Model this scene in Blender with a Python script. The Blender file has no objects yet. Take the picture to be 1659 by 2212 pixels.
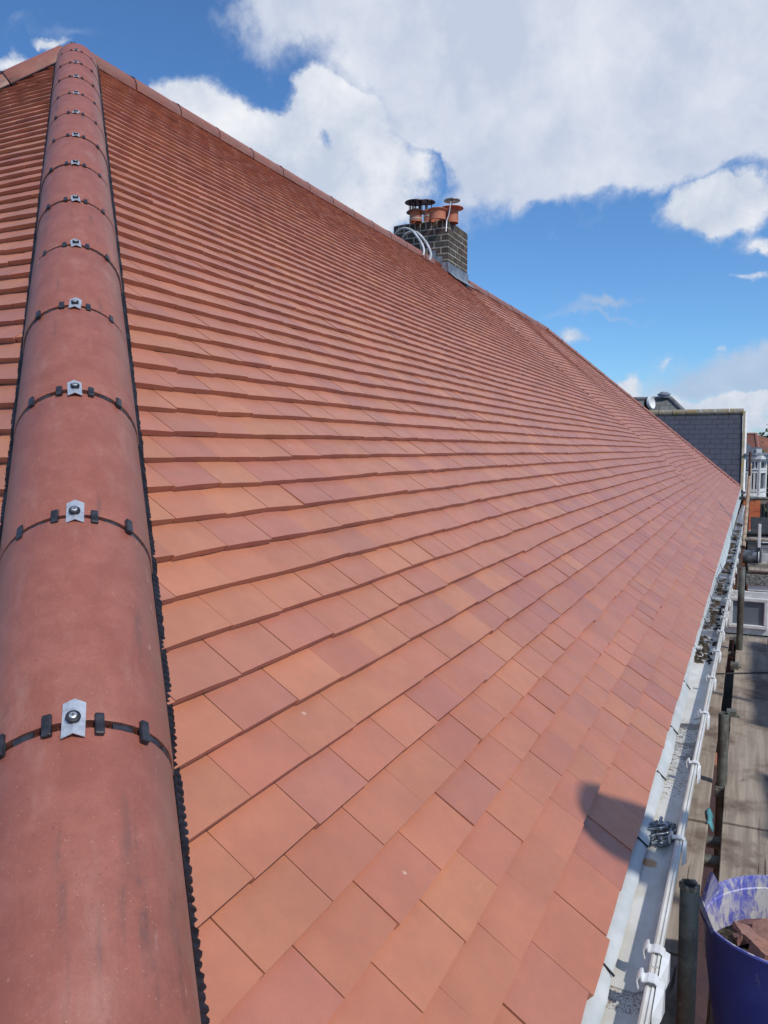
import bpy, bmesh, math, random
from mathutils import Vector, Matrix, noise
R = math.radians
random.seed(7)
scene = bpy.context.scene
col = scene.collection
# ------------------------------------------------------------------ camera
CAM = Vector((-0.182, -0.228, 0.957))
AZ = R(24.87); TH = math.atan(134/1710.0); FPX = 1710.0
HF = Vector((math.cos(AZ), math.sin(AZ), 0))
CF = HF*math.cos(TH) + Vector((0, 0, -math.sin(TH)))
CU = HF*math.sin(TH) + Vector((0, 0, math.cos(TH)))
CR = Vector((math.sin(AZ), -math.cos(AZ), 0))
def ray(px, py): return ((px-829.5)*CR-(py-1106)*CU)/FPX+CF
def at(px, py, t): return CAM+ray(px, py)*t
cd = bpy.data.cameras.new('camera'); cam = bpy.data.objects.new('camera', cd); col.objects.link(cam)
cam.matrix_world = Matrix((( CR.x, CU.x, -CF.x, CAM.x), (CR.y, CU.y, -CF.y, CAM.y), (CR.z, CU.z, -CF.z, CAM.z), (0, 0, 0, 1)))
cd.sensor_fit = 'HORIZONTAL'; cd.sensor_width = 36; cd.lens = 36*FPX/1659.0
cd.clip_start = 0.02; cd.clip_end = 3000
scene.camera = cam
scene.view_settings.view_transform = 'Standard'; scene.view_settings.look = 'None'
scene.view_settings.exposure = 0.0; scene.view_settings.gamma = 1
# ------------------------------------------------------------------ sun
SUN = Vector((-0.28, -0.61, 0.765)).normalized()
sd = bpy.data.lights.new('sun', 'SUN'); so = bpy.data.objects.new('sun', sd); col.objects.link(so)
sd.energy = 3.0; sd.angle = R(1.6); sd.color = (1.0, 0.95, 0.87)
so.rotation_euler = SUN.to_track_quat('Z', 'Y').to_euler()
# ------------------------------------------------------------------ world: Nishita sky and clouds laid out by azimuth and elevation
w = bpy.data.worlds.new('World'); scene.world = w; w.use_nodes = True
nt = w.node_tree; nt.nodes.clear()
class G:
    def __init__(s, t): s.t = t
    def n(s, typ, **k):
        nd = s.t.nodes.new(typ)
        for a, b in k.items(): setattr(nd, a, b)
        return nd
    def set(s, nd, i, v):
        if hasattr(v, 'is_linked') or isinstance(v, bpy.types.NodeSocket): s.t.links.new(v, nd.inputs[i])
        else: nd.inputs[i].default_value = v
    def m(s, op, a, b=0.0, c=None, clamp=False):
        nd = s.n('ShaderNodeMath', operation=op); nd.use_clamp = clamp
        s.set(nd, 0, a); s.set(nd, 1, b)
        if c is not None: s.set(nd, 2, c)
        return nd.outputs[0]
    def vm(s, op, a, b=None):
        nd = s.n('ShaderNodeVectorMath', operation=op); s.set(nd, 0, a)
        if b is not None:
            if op == 'SCALE': s.set(nd, 3, b)
            else: s.set(nd, 1, b)
        return nd.outputs[1] if op in ('LENGTH', 'DOT_PRODUCT') else nd.outputs[0]
    def mix(s, f, a, b, bt='MIX'):
        nd = s.n('ShaderNodeMix', data_type='RGBA', blend_type=bt); nd.clamp_factor = True
        s.set(nd, 0, f); s.set(nd, 6, a); s.set(nd, 7, b); return nd.outputs[2]
    def noise(s, v, sc, det=4, rough=.55, out=0, dist=0):
        nd = s.n('ShaderNodeTexNoise'); s.set(nd, 'Vector', v); nd.inputs['Scale'].default_value = sc
        nd.inputs['Detail'].default_value = det; nd.inputs['Roughness'].default_value = rough; nd.inputs['Distortion'].default_value = dist
        return nd.outputs[out]
    def ss(s, v, a, b, lo=0.0, hi=1.0):
        nd = s.n('ShaderNodeMapRange', interpolation_type='SMOOTHSTEP'); s.set(nd, 0, v)
        for i, q in ((1, a), (2, b), (3, lo), (4, hi)): nd.inputs[i].default_value = q
        return nd.outputs[0]
    def mapv(s, v, sc=(1, 1, 1), loc=(0, 0, 0), rot=(0, 0, 0)):
        nd = s.n('ShaderNodeMapping'); s.set(nd, 0, v); nd.inputs[1].default_value = loc
        nd.inputs[2].default_value = rot; nd.inputs[3].default_value = sc; return nd.outputs[0]
def rgb(*c): return (c[0], c[1], c[2], 1)
g = G(nt)
sky = g.n('ShaderNodeTexSky'); sky.sky_type = 'NISHITA'; sky.sun_disc = False
sky.sun_elevation = math.asin(SUN.z); sky.sun_rotation = math.atan2(SUN.x, SUN.y)
sky.air_density = 1.0; sky.dust_density = 0.25; sky.ozone_density = 3.5
tc = g.n('ShaderNodeTexCoord').outputs['Generated']
def dirvec(warp, src=None):
    v = g.vm('NORMALIZE', tc) if src is None else src
    for sc, amp, det in warp:
        nz = g.noise(v, sc, det, .6, out=1)
        nz = g.vm('SUBTRACT', nz, (.5, .5, .5)); v = g.vm('ADD', v, g.vm('SCALE', nz, amp))
    return v
def azel(v):
    sp = g.n('ShaderNodeSeparateXYZ'); nt.links.new(v, sp.inputs[0])
    az = g.m('ARCTAN2', sp.outputs[1], sp.outputs[0])
    el = g.m('ARCSINE', g.m('MINIMUM', sp.outputs[2], .999))
    cb = g.n('ShaderNodeCombineXYZ'); nt.links.new(az, cb.inputs[0]); nt.links.new(el, cb.inputs[1]); return cb.outputs[0]
def ae(px, py):
    r = ray(px, py).normalized(); return math.atan2(r.y, r.x), math.asin(r.z)
def blobs(vec, lst):
    """soft union of elliptical clouds; each (px, py, rx, ry, tilt, weight)"""
    tot = None
    for (px, py, rx, ry, rot, wt) in lst:
        a, e = ae(px, py); a1, _ = ae(px+rx, py); _, e1 = ae(px, py+ry)
        nd = g.n('ShaderNodeMapping', vector_type='TEXTURE'); nt.links.new(vec, nd.inputs[0])
        nd.inputs[1].default_value = (a, e, 0); nd.inputs[2].default_value = (0, 0, R(-rot))
        nd.inputs[3].default_value = (abs(a1-a), abs(e1-e), 1)
        d2 = g.vm('DOT_PRODUCT', nd.outputs[0], nd.outputs[0])
        f = g.m('MULTIPLY', g.m('EXPONENT', g.m('MULTIPLY', d2, -1.1)), wt)
        tot = f if tot is None else g.m('ADD', tot, f)
    return tot
v1 = azel(dirvec([(5, .07, 3), (14, .045, 5), (45, .018, 5)]))
cumulus = [(330,215,50,40,0,.55), (400,250,90,70,0,1), (470,300,90,110,20,1), (600,300,90,90,0,1), (690,205,52,75,0,1.2), (760,275,90,90,0,1.1),
  (640,400,170,110,25,1.3), (800,430,160,110,20,1.2), (688,306,40,44,0,-1.15), (590,215,40,40,0,-.5),
  (1500,455,75,50,0,1.0), (1590,440,90,60,0,1.3), (1545,500,60,30,20,.5), (1650,535,45,28,0,.9), (1612,606,35,10,0,.7),
  (1225,722,45,22,0,.7), (1555,757,45,12,0,.5), (1438,772,25,22,0,.4), (1365,822,42,26,0,1.1), (1410,862,100,34,0,1.1),
  (20,140,60,38,20,1.0), (118,100,40,22,0,1.1), (1590,866,66,26,0,1.8), (1530,896,90,26,0,1.6), (1645,848,40,20,0,1.4), (1640,910,60,40,0,.9), (1470,900,80,20,0,.8)]
sheet = [(760,-60,260,110,20,1.2), (900,60,250,120,25,1.2), (1150,120,330,190,10,1.6), (1450,80,330,200,0,1.6), (1040,330,200,110,25,1.25), (1160,400,70,60,0,.85),
  (1300,300,230,100,0,1.25), (1500,270,180,90,0,.9), (930,250,150,90,20,1.0), (1620,300,110,60,0,.55), (1540,330,60,35,0,.2),
  (600,60,110,60,25,.45), (1010,180,100,100,0,.6), (912,372,78,58,0,-1.9), (1500,350,170,50,0,.8), (905,360,80,50,0,-1.0), (1440,-300,900,260,0,1.6), (1380,350,200,60,0,.9), (1230,385,120,50,0,.7), (1640,180,120,150,0,.9), (925,400,60,40,0,-.4)]
haze_c = [(130,75,90,20,0,.38), (40,60,90,16,40,.22), (1300,655,95,12,2,.75), (1290,680,130,10,-6,.6), (1560,800,140,36,0,.75), (1500,835,150,34,0,.8), (1640,800,70,40,0,.75), (1350,890,160,40,0,.5), (880,390,110,70,0,.35), (1160,640,90,14,10,.15)]
fine = g.noise(g.vm('NORMALIZE', tc), 22, 7, .62)
fineS = g.m('MULTIPLY', g.m('SUBTRACT', fine, .5), 1.5)
med = g.noise(g.vm('NORMALIZE', tc), 7, 6, .6)
medS = g.m('MULTIPLY', g.m('SUBTRACT', med, .5), 1.1)
D1 = g.ss(g.m('ADD', g.m('ADD', blobs(v1, cumulus), fineS), g.m('MULTIPLY', medS, .7)), .26, .92)
D2 = g.m('MULTIPLY', g.ss(g.m('ADD', g.m('ADD', blobs(v1, sheet), g.m('MULTIPLY', fineS, .9)), g.m('MULTIPLY', medS, .9)), .25, 1.25), .95)
D3 = g.m('MULTIPLY', g.ss(g.m('ADD', blobs(v1, haze_c), g.m('MULTIPLY', fineS, .55)), .1, .95), .8)
# clouds over the rest of the sky, outside the part the photograph shows
nrm = g.vm('NORMALIZE', tc)
front = g.ss(g.vm('DOT_PRODUCT', nrm, tuple(HF)), .62, .5)
D4 = g.m('MULTIPLY', g.ss(g.noise(nrm, 2.3, 8, .6), .47, .62), front)
dens = g.m('MAXIMUM', g.m('MAXIMUM', D1, D2), g.m('MAXIMUM', D3, D4))
shade = g.noise(azel(dirvec([(9, .05, 4)])), 7.5, 6, .58)
sh2 = g.m('ADD', g.m('MULTIPLY', g.m('SUBTRACT', shade, .38), 2.6), g.m('MULTIPLY', g.m('SUBTRACT', fine, .5), .9), clamp=True)
ccum = g.mix(sh2, rgb(.56, .63, .76), rgb(.98, .98, 1.0))
csheet = g.mix(sh2, rgb(.58, .64, .78), rgb(.84, .87, .93))
chz = g.mix(sh2, rgb(.42, .52, .70), rgb(.62, .68, .80))
base_c = g.mix(g.m('DIVIDE', D2, g.m('ADD', g.m('ADD', D2, D3), .02)), chz, csheet)
ccol = g.mix(g.m('MULTIPLY', D1, g.m('SUBTRACT', 1, g.m('MULTIPLY', D2, .45))), base_c, ccum)
skyc = g.vm('SCALE', g.mix(1.0, sky.outputs[0], rgb(.66, .98, 1.28), 'MULTIPLY'), 0.110)
final = g.mix(dens, skyc, ccol)
bg = g.n('ShaderNodeBackground'); nt.links.new(final, bg.inputs[0]); bg.inputs[1].default_value = 1.0
ow = g.n('ShaderNodeOutputWorld'); nt.links.new(bg.outputs[0], ow.inputs[0])

# ------------------------------------------------------------------ object helpers
def tag(o, label=None, cat=None, group=None, kind=None):
    if label: o['label'] = label
    if cat: o['category'] = cat
    if group: o['group'] = group
    if kind: o['kind'] = kind
    return o
def empty(name, loc, label, cat, group=None, rot=(0, 0, 0)):
    o = bpy.data.objects.new(name, None); col.objects.link(o); o.location = loc; o.rotation_euler = rot
    o.empty_display_size = .1
    return tag(o, label, cat, group)
class MB:
    def __init__(s): s.v = []; s.f = []; s.c = []; s.mi = []
    def add(s, vs, fs, c=None, mi=0):
        b = len(s.v); s.v += [tuple(x) for x in vs]
        for q in fs: s.f.append(tuple(b+i for i in q)); s.c.append(c); s.mi.append(mi)
    def box(s, lo, hi, c=None, M=None, mi=0):
        x0, y0, z0 = lo; x1, y1, z1 = hi
        vs = [Vector(p) for p in ((x0,y0,z0),(x1,y0,z0),(x1,y1,z0),(x0,y1,z0),(x0,y0,z1),(x1,y0,z1),(x1,y1,z1),(x0,y1,z1))]
        if M is not None: vs = [M@p for p in vs]
        s.add(vs, [(0,3,2,1),(4,5,6,7),(0,1,5,4),(1,2,6,5),(2,3,7,6),(3,0,4,7)], c, mi)
    def beam(s, a, b, wd, ht, up=Vector((0, 0, 1)), c=None):
        a = Vector(a); b = Vector(b); d = b-a; L = d.length; x = d.normalized(); y = up.cross(x).normalized(); z = x.cross(y)
        M = Matrix(((x.x, y.x, z.x, a.x), (x.y, y.y, z.y, a.y), (x.z, y.z, z.z, a.z), (0, 0, 0, 1)))
        s.box((0, -wd/2, -ht/2), (L, wd/2, ht/2), c, M)
    def tube(s, pts, r, n=12, cap=True, c=None, closed=False):
        pts = [Vector(p) for p in pts]; rs = r if isinstance(r, (list, tuple)) else [r]*len(pts)
        b = len(s.v); prev = None; N = len(pts)
        for i, p in enumerate(pts):
            d = (pts[min(i+1, N-1)]-pts[max(i-1, 0)])
            if closed: d = pts[(i+1) % N]-pts[i-1]
            d.normalize()
            u = prev if prev is not None else (Vector((0, 0, 1)) if abs(d.z) < .9 else Vector((1, 0, 0)))
            u = (u-d*u.dot(d)).normalized(); prev = u; v = d.cross(u)
            for k in range(n):
                a = 2*math.pi*k/n; s.v.append(tuple(p+(u*math.cos(a)+v*math.sin(a))*rs[i]))
        for i in range(N if closed else N-1):
            for k in range(n):
                i2 = (i+1) % N
                s.f.append((b+i*n+k, b+i*n+(k+1) % n, b+i2*n+(k+1) % n, b+i2*n+k)); s.c.append(c); s.mi.append(0)
        if cap and not closed:
            s.f.append(tuple(b+k for k in range(n))[::-1]); s.c.append(c); s.mi.append(0)
            s.f.append(tuple(b+(N-1)*n+k for k in range(n))); s.c.append(c); s.mi.append(0)
    def lathe(s, prof, n=24, M=None, c=None):
        """prof [(r, z)...] turned round local z"""
        b = len(s.v); M = M or Matrix.Identity(4)
        for (r, z) in prof:
            for k in range(n):
                a = 2*math.pi*k/n; s.v.append(tuple(M@Vector((r*math.cos(a), r*math.sin(a), z))))
        for i in range(len(prof)-1):
            for k in range(n):
                s.f.append((b+i*n+k, b+i*n+(k+1) % n, b+(i+1)*n+(k+1) % n, b+(i+1)*n+k)); s.c.append(c); s.mi.append(0)
    def extr(s, prof, xs, fn=None, closed=True, c=None, cap=True):
        """profile [(y, z)...] swept along x; fn(x) -> (dy, dz)"""
        b = len(s.v); n = len(prof)
        for x in xs:
            dy, dz = fn(x) if fn else (0, 0)
            for (y, z) in prof: s.v.append((x, y+dy, z+dz))
        for i in range(len(xs)-1):
            for k in range(n if closed else n-1):
                s.f.append((b+i*n+k, b+i*n+(k+1) % n, b+(i+1)*n+(k+1) % n, b+(i+1)*n+k)); s.c.append(c); s.mi.append(0)
        if closed and cap:
            s.f.append(tuple(b+k for k in range(n))[::-1]); s.c.append(c); s.mi.append(0)
            s.f.append(tuple(b+(len(xs)-1)*n+k for k in range(n))); s.c.append(c); s.mi.append(0)
    def build(s, name, mats, parent=None, smooth=False, M=None, local=False):
        me = bpy.data.meshes.new(name); me.from_pydata(s.v, [], s.f)
        for m in (mats if isinstance(mats, (list, tuple)) else [mats]): me.materials.append(m)
        if any(c is not None for c in s.c):
            ca = me.color_attributes.new('Col', 'FLOAT_COLOR', 'CORNER'); arr = []
            for p, c in zip(me.polygons, s.c): arr += list(c if c is not None else (1, 1, 1, 1))*p.loop_total
            ca.data.foreach_set('color', arr)
        me.polygons.foreach_set('material_index', s.mi)
        me.validate(); me.update()
        bm = bmesh.new(); bm.from_mesh(me); bmesh.ops.recalc_face_normals(bm, faces=bm.faces); bm.to_mesh(me); bm.free()
        if smooth:
            me.polygons.foreach_set('use_smooth', [True]*len(me.polygons))
            try: me.set_sharp_from_angle(angle=R(38))
            except Exception: pass
        o = bpy.data.objects.new(name, me); col.objects.link(o)
        if parent is not None:
            o.parent = parent
            if not local: o.matrix_parent_inverse = wm(parent).inverted()
        if M is not None: o.matrix_basis = M
        return o
def wm(o):
    m = o.matrix_parent_inverse @ o.matrix_basis
    if o.parent is not None: m = wm(o.parent) @ m
    return m
def bevel(o, wd=.004, seg=2):
    m = o.modifiers.new('bevel', 'BEVEL'); m.width = wd; m.segments = seg; m.limit_method = 'ANGLE'; return o
def copy_tree(o, parent=None):
    c = o.copy(); col.objects.link(c)
    if parent is not None: c.parent = parent
    for ch in list(o.children): copy_tree(ch, c)
    return c
# ------------------------------------------------------------------ materials
def mat(name, base, rough=.6, spec=.5, metal=0., fn=None, bump=None):
    """fn(g, coords) -> colour socket; bump (scale, strength, distance)"""
    m = bpy.data.materials.new(name); m.use_nodes = True; t = m.node_tree
    bs = t.nodes['Principled BSDF']; h = G(t)
    bs.inputs['Base Color'].default_value = rgb(*base); bs.inputs['Roughness'].default_value = rough
    bs.inputs['Specular IOR Level'].default_value = spec; bs.inputs['Metallic'].default_value = metal
    co = h.n('ShaderNodeTexCoord').outputs['Object']
    if fn:
        r = fn(h, co, bs)
        if r is not None: t.links.new(r, bs.inputs['Base Color'])
    if bump:
        b = h.n('ShaderNodeBump'); b.inputs['Strength'].default_value = bump[1]; b.inputs['Distance'].default_value = bump[2]
        t.links.new(h.noise(co, bump[0], 6, .65), b.inputs['Height']); t.links.new(b.outputs[0], bs.inputs['Normal'])
    return m
def vary(c1, c2, sc, lo=.35, hi=.65, det=6):
    return lambda h, co, bs: h.mix(h.ss(h.noise(co, sc, det), lo, hi), rgb(*c1), rgb(*c2))
def f_tile(h, co, bs):
    at_ = h.n('ShaderNodeAttribute', attribute_name='Col').outputs[0]
    c = h.mix(h.ss(h.noise(co, 7, 5, .6), .3, .7), at_, h.mix(1, at_, rgb(.88, .87, .88), 'MULTIPLY'))
    c = h.mix(h.ss(h.noise(co, 38, 6, .7), .35, .72, 0, .5), c, h.mix(1, c, rgb(1.14, 1.10, 1.05), 'MULTIPLY'))
    c = h.mix(h.m('MULTIPLY', h.ss(h.noise(co, 420, 3, .75), .56, .74), .30), c, rgb(.60, .33, .24))
    c = h.mix(h.m('MULTIPLY', h.ss(h.noise(h.mapv(co, loc=(4, 2, 7)), 520, 2, .7), .60, .74), .30), c, rgb(.20, .06, .04))
    v = h.n('ShaderNodeTexVoronoi'); h.t.links.new(co, v.inputs[0]); v.inputs['Scale'].default_value = 9
    spot = h.m('MULTIPLY', h.ss(h.m('ADD', v.outputs[0], h.m('MULTIPLY', h.noise(co, 150, 3), .10)), .11, .075), h.ss(h.noise(co, 11, 3), .5, .6))
    c = h.mix(h.m('MULTIPLY', spot, .55), c, rgb(.78, .56, .44))
    # faint scuffs and saw dust
    sc = h.noise(h.mapv(co, (5, 60, 60), rot=(0, 0, .5)), 1.0, 4, .6)
    c = h.mix(h.m('MULTIPLY', h.m('MULTIPLY', h.ss(sc, .66, .74), h.ss(h.noise(co, 3.3, 3), .5, .65)), .28), c, rgb(.68, .42, .33))
    bs.inputs['Sheen Weight'].default_value = .15; bs.inputs['Sheen Roughness'].default_value = .45; bs.inputs['Sheen Tint'].default_value = rgb(1, .88, .84)
    h.t.links.new(h.ss(h.noise(co, 20, 4), .3, .7, .38, .54), bs.inputs['Roughness'])
    return c
M_tile = mat('clay_tile', (.4, .16, .1), .46, .7, fn=f_tile, bump=(260, .22, .002))
def f_hip(h, co, bs):
    rnd = h.n('ShaderNodeObjectInfo').outputs['Random']
    off = h.n('ShaderNodeCombineXYZ'); h.t.links.new(h.m('MULTIPLY', rnd, 31), off.inputs[0]); h.t.links.new(h.m('MULTIPLY', rnd, 17), off.inputs[1])
    p = h.vm('ADD', co, off.outputs[0])
    c = h.mix(h.ss(h.noise(p, 14, 7, .65), .35, .68), rgb(.30, .095, .066), rgb(.365, .128, .093))
    c = h.mix(h.m('MULTIPLY', h.ss(h.noise(p, 45, 5, .7), .4, .7), .5), c, rgb(.27, .09, .066))
    # side weathering, greyer towards the foot of the tile
    sp = h.n('ShaderNodeSeparateXYZ'); h.t.links.new(co, sp.inputs[0])
    ay = h.m('ABSOLUTE', sp.outputs[1])
    c = h.mix(h.m('MULTIPLY', h.ss(ay, .08, .125), h.ss(h.noise(p, 9, 4), .25, .6, 0, .6)), c, rgb(.26, .15, .115))
    # dark sooty streaks running along the tile
    st = h.noise(h.mapv(p, (2.6, 26, 8)), 1.0, 3, .5)
    st2 = h.m('MULTIPLY', h.m('MULTIPLY', h.ss(st, .61, .74), h.ss(h.noise(p, 22, 5, .7), .3, .6)), .75)
    c = h.mix(st2, c, rgb(.12, .075, .068))
    # pale lime marks
    lm = h.noise(h.mapv(p, (14, 60, 30)), 1.0, 4, .65)
    c = h.mix(h.m('MULTIPLY', h.m('MULTIPLY', h.ss(lm, .66, .76), h.ss(ay, .07, .105)), .75), c, rgb(.62, .45, .38))
    v = h.n('ShaderNodeTexVoronoi'); h.t.links.new(p, v.inputs[0]); v.inputs['Scale'].default_value = 150
    dots = h.m('MULTIPLY', h.ss(h.m('ADD', v.outputs[0], h.m('MULTIPLY', h.noise(p, 330, 2), .25)), .36, .22), h.ss(h.noise(p, 60, 3), .5, .6))
    c = h.mix(h.m('MULTIPLY', dots, .5), c, rgb(.50, .26, .19))
    c = h.mix(h.m('MULTIPLY', h.ss(h.noise(p, 260, 4, .8), .54, .72), .35), c, rgb(.46, .21, .155))
    du = h.noise(h.mapv(p, (5, 16, 9), loc=(2, 2, 0)), 1.0, 6, .7)
    c = h.mix(h.m('MULTIPLY', h.ss(du, .52, .75), .35), c, rgb(.44, .25, .20))
    dk = h.m('MULTIPLY', h.ss(h.noise(p, 170, 2), .66, .74), .4)
    return h.mix(dk, c, rgb(.14, .05, .04))
M_hip = mat('red_hip_tile', (.33, .1, .07), .5, .4, fn=f_hip, bump=(240, .25, .0018))
M_ridge = M_hip
M_black = mat('black_plastic', (.018, .018, .024), .45, .5, fn=vary((.014, .014, .019), (.04, .04, .05), 60))
M_roll = mat('black_ridge_roll', (.012, .012, .018), .55, .35, fn=vary((.008, .008, .013), (.02, .02, .03), 40), bump=(90, .4, .002))
M_fibre = mat('brown_fibre', (.07, .025, .018), .95, .1, fn=vary((.03, .012, .01), (.15, .05, .035), 220), bump=(300, 1, .006))
M_steel = mat('dull_steel', (.6, .62, .65), .42, .5, .6, fn=vary((.52, .54, .57), (.72, .74, .77), 90))
M_screwm = mat('zinc_screw', (.42, .46, .48), .3, .5, .9, fn=vary((.26, .3, .33), (.5, .54, .56), 200))
M_cross = mat('screw_recess', (.04, .04, .04), .6)
M_deck = mat('roof_underlay', (.03, .02, .02), .9)
M_butt = M_tile
def f_tray(h, co, bs):
    c = h.mix(h.ss(h.noise(co, 8, 6, .6), .3, .7), rgb(.50, .55, .56), rgb(.64, .68, .69))
    return h.mix(h.m('MULTIPLY', h.ss(h.noise(co, 60, 5, .7), .55, .72), .35), c, rgb(.40, .44, .46))
M_tray = mat('grey_eaves_strip', (.55, .6, .6), .42, .4, fn=f_tray)
M_line = mat('dark_joint', (.02, .02, .025), .8)
def f_gutter(h, co, bs):
    sp = h.n('ShaderNodeSeparateXYZ'); h.t.links.new(co, sp.inputs[0]); X, Y, Z = sp.outputs
    c = h.mix(h.ss(h.noise(co, 12, 6, .6), .35, .65), rgb(.72, .71, .68), rgb(.60, .58, .52))
    c = h.mix(h.ss(h.noise(h.mapv(co, (5, 22, 10)), 1, 5, .6), .45, .75, 0, .5), c, rgb(.52, .50, .44))
    nz = h.noise(h.mapv(co, (1, .55, 1)), 150, 6, .75, dist=.6)
    # how dirty the bed is along its length
    def band(a, b, e=.06): return h.m('MULTIPLY', h.ss(X, a-e, a+e), h.ss(X, b+e, b-e))
    d = h.m('ADD', h.m('MULTIPLY', band(2.2, 3.05, .2), .62), h.m('MULTIPLY', band(1.22, 1.30, .004), .25))
    d = h.m('ADD', d, h.m('MULTIPLY', h.ss(X, 3.5, 4.8), .8))
    d = h.m('ADD', d, h.m('MULTIPLY', band(1.0, 1.2, .02), .35))
    d = h.m('ADD', h.m('ADD', d, .12), h.m('MULTIPLY', h.m('SUBTRACT', h.noise(co, 5, 3), .5), .5))
    inside = h.m('MULTIPLY', h.ss(Z, -.015, -.035), h.ss(Y, -.098, -.08))
    th = h.m('SUBTRACT', .78, h.m('MULTIPLY', d, .34))
    k = h.m('MULTIPLY', h.ss(h.m('SUBTRACT', nz, th), -.02, .03), inside)
    c = h.mix(k, c, rgb(.035, .022, .018))
    bigd = h.m('MULTIPLY', h.ss(h.m('ADD', h.noise(h.mapv(co, (1, .5, 1)), 11, 5, .6), h.m('MULTIPLY', d, .32)), .78, .84), h.m('MULTIPLY', inside, .85))
    c = h.mix(bigd, c, rgb(.07, .045, .035))
    br = h.m('MULTIPLY', band(1.235, 1.298, .003), h.m('MULTIPLY', inside, h.ss(h.noise(co, 130, 4, .7, dist=1.5), .50, .56)))
    c = h.mix(h.m('MULTIPLY', br, .85), c, rgb(.12, .045, .03))
    rx = h.m('SUBTRACT', X, 1.80); ry = h.m('ADD', Y, .030)
    rr = h.m('ADD', h.m('ADD', h.m('POWER', h.m('ABSOLUTE', rx), 2), h.m('POWER', h.m('ABSOLUTE', ry), 2)), h.m('MULTIPLY', h.m('SUBTRACT', h.noise(co, 60, 3), .5), .0008))
    return h.mix(h.m('MULTIPLY', h.ss(rr, .0007, .0002), .9), c, rgb(.48, .20, .03))
M_gutter = mat('white_gutter', (.7, .7, .68), .35, .5, fn=f_gutter)
M_pvc = mat('white_plastic', (.78, .79, .8), .3, .5, fn=vary((.80, .81, .82), (.66, .67, .66), 14))
M_debris = mat('gutter_moss', (.06, .045, .03), .95, .2, fn=vary((.03, .022, .018), (.12, .10, .075), 60), bump=(120, 1, .01))
def f_wood(h, co, bs):
    gr = h.noise(h.mapv(co, (1.6, 34, 34)), 1.0, 7, .65, dist=.4)
    c = h.mix(h.ss(gr, .3, .7), rgb(.26, .215, .175), rgb(.42, .36, .295))
    c = h.mix(h.ss(h.noise(co, 4.5, 6, .65), .45, .68), c, rgb(.17, .125, .10))
    c = h.mix(h.m('MULTIPLY', h.ss(h.noise(h.mapv(co, (1.2, 70, 70)), 1, 3, .5, dist=1.2), .68, .72), .85), c, rgb(.05, .035, .028))
    v = h.n('ShaderNodeTexVoronoi'); h.t.links.new(h.mapv(co, (1.0, 2.2, 1)), v.inputs[0]); v.inputs['Scale'].default_value = 5
    c = h.mix(h.m('MULTIPLY', h.ss(v.outputs[0], .06, .03), .8), c, rgb(.06, .04, .03))
    c = h.mix(h.m('MULTIPLY', h.ss(h.noise(co, 46, 6, .75), .62, .72), .7), c, rgb(.08, .055, .04))
    c = h.mix(h.m('MULTIPLY', h.ss(h.noise(h.mapv(co, loc=(3, 5, 1)), 38, 5, .7), .66, .72), .6), c, rgb(.5, .46, .40))
    return c
M_board = mat('scaffold_board_wood', (.3, .24, .18), .8, .25, fn=f_wood, bump=(70, .5, .004))
def f_galv(h, co, bs):
    c = h.mix(h.ss(h.noise(co, 18, 6, .65), .35, .65), rgb(.11, .112, .10), rgb(.21, .215, .19))
    c = h.mix(h.m('MULTIPLY', h.ss(h.noise(h.mapv(co, (12, 12, 2)), 1, 5), .52, .66), .6), c, rgb(.12, .075, .05))
    return h.mix(h.m('MULTIPLY', h.ss(h.noise(co, 40, 4, .7), .62, .72), .6), c, rgb(.45, .47, .44))
M_galv = mat('weathered_scaffold_tube', (.25, .26, .24), .5, .5, .35, fn=f_galv, bump=(60, .3, .003))
M_tan = mat('pale_wood_pole', (.34, .25, .17), .75, .3, fn=vary((.27, .19, .13), (.42, .32, .23), 12))
M_rust = mat('rusty_steel', (.06, .03, .03), .8, .3, fn=vary((.04, .022, .02), (.09, .042, .035), 25))
def f_tub(h, co, bs):
    gm = h.n('ShaderNodeNewGeometry')
    at_ = h.n('ShaderNodeAttribute', attribute_name='Col').outputs[0]
    base = h.mix(h.ss(h.noise(co, 6, 4), .3, .7), rgb(.06, .07, .38), rgb(.10, .115, .50))
    sc = h.noise(h.mapv(co, (1, 1, .5)), 28, 8, .72, dist=1.2)
    big = h.noise(co, 9, 5, .6)
    kin = h.ss(h.m('ADD', h.m('MULTIPLY', sc, .75), h.m('MULTIPLY', big, .38)), .50, .64)
    kout = h.m('MULTIPLY', h.ss(h.noise(h.mapv(co, (1, 1, .6), rot=(.3, .5, .2)), 20, 7, .7), .62, .74), .35)
    kin = h.m('MAXIMUM', h.m('MULTIPLY', kin, .92), h.m('MULTIPLY', h.ss(h.noise(h.mapv(co, (1, 1, .35)), 70, 6, .75), .40, .66), .55)); k = h.mix(at_, h.m('MAXIMUM', kout, .05), kin)
    return h.mix(k, base, rgb(.60, .58, .54))
M_tub = mat('blue_rubber', (.05, .06, .5), .42, .4, fn=f_tub)
def f_rub(h, co, bs):
    at_ = h.n('ShaderNodeAttribute', attribute_name='Col').outputs[0]
    return h.mix(h.ss(h.noise(co, 40, 6, .7), .35, .7), at_, h.mix(1, at_, rgb(.7, .68, .7), 'MULTIPLY'))
M_rubble = mat('broken_tile', (.3, .16, .13), .9, .2, fn=f_rub, bump=(150, .6, .004))
def f_brickv(h, co, bs):
    at_ = h.n('ShaderNodeAttribute', attribute_name='Col').outputs[0]
    c = h.mix(h.ss(h.noise(co, 24, 6, .7), .35, .68), at_, h.mix(1, at_, rgb(.6, .6, .6), 'MULTIPLY'))
    return h.mix(h.m('MULTIPLY', h.ss(h.noise(co, 55, 4, .7), .6, .7), .35), c, rgb(.30, .28, .23))
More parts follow.
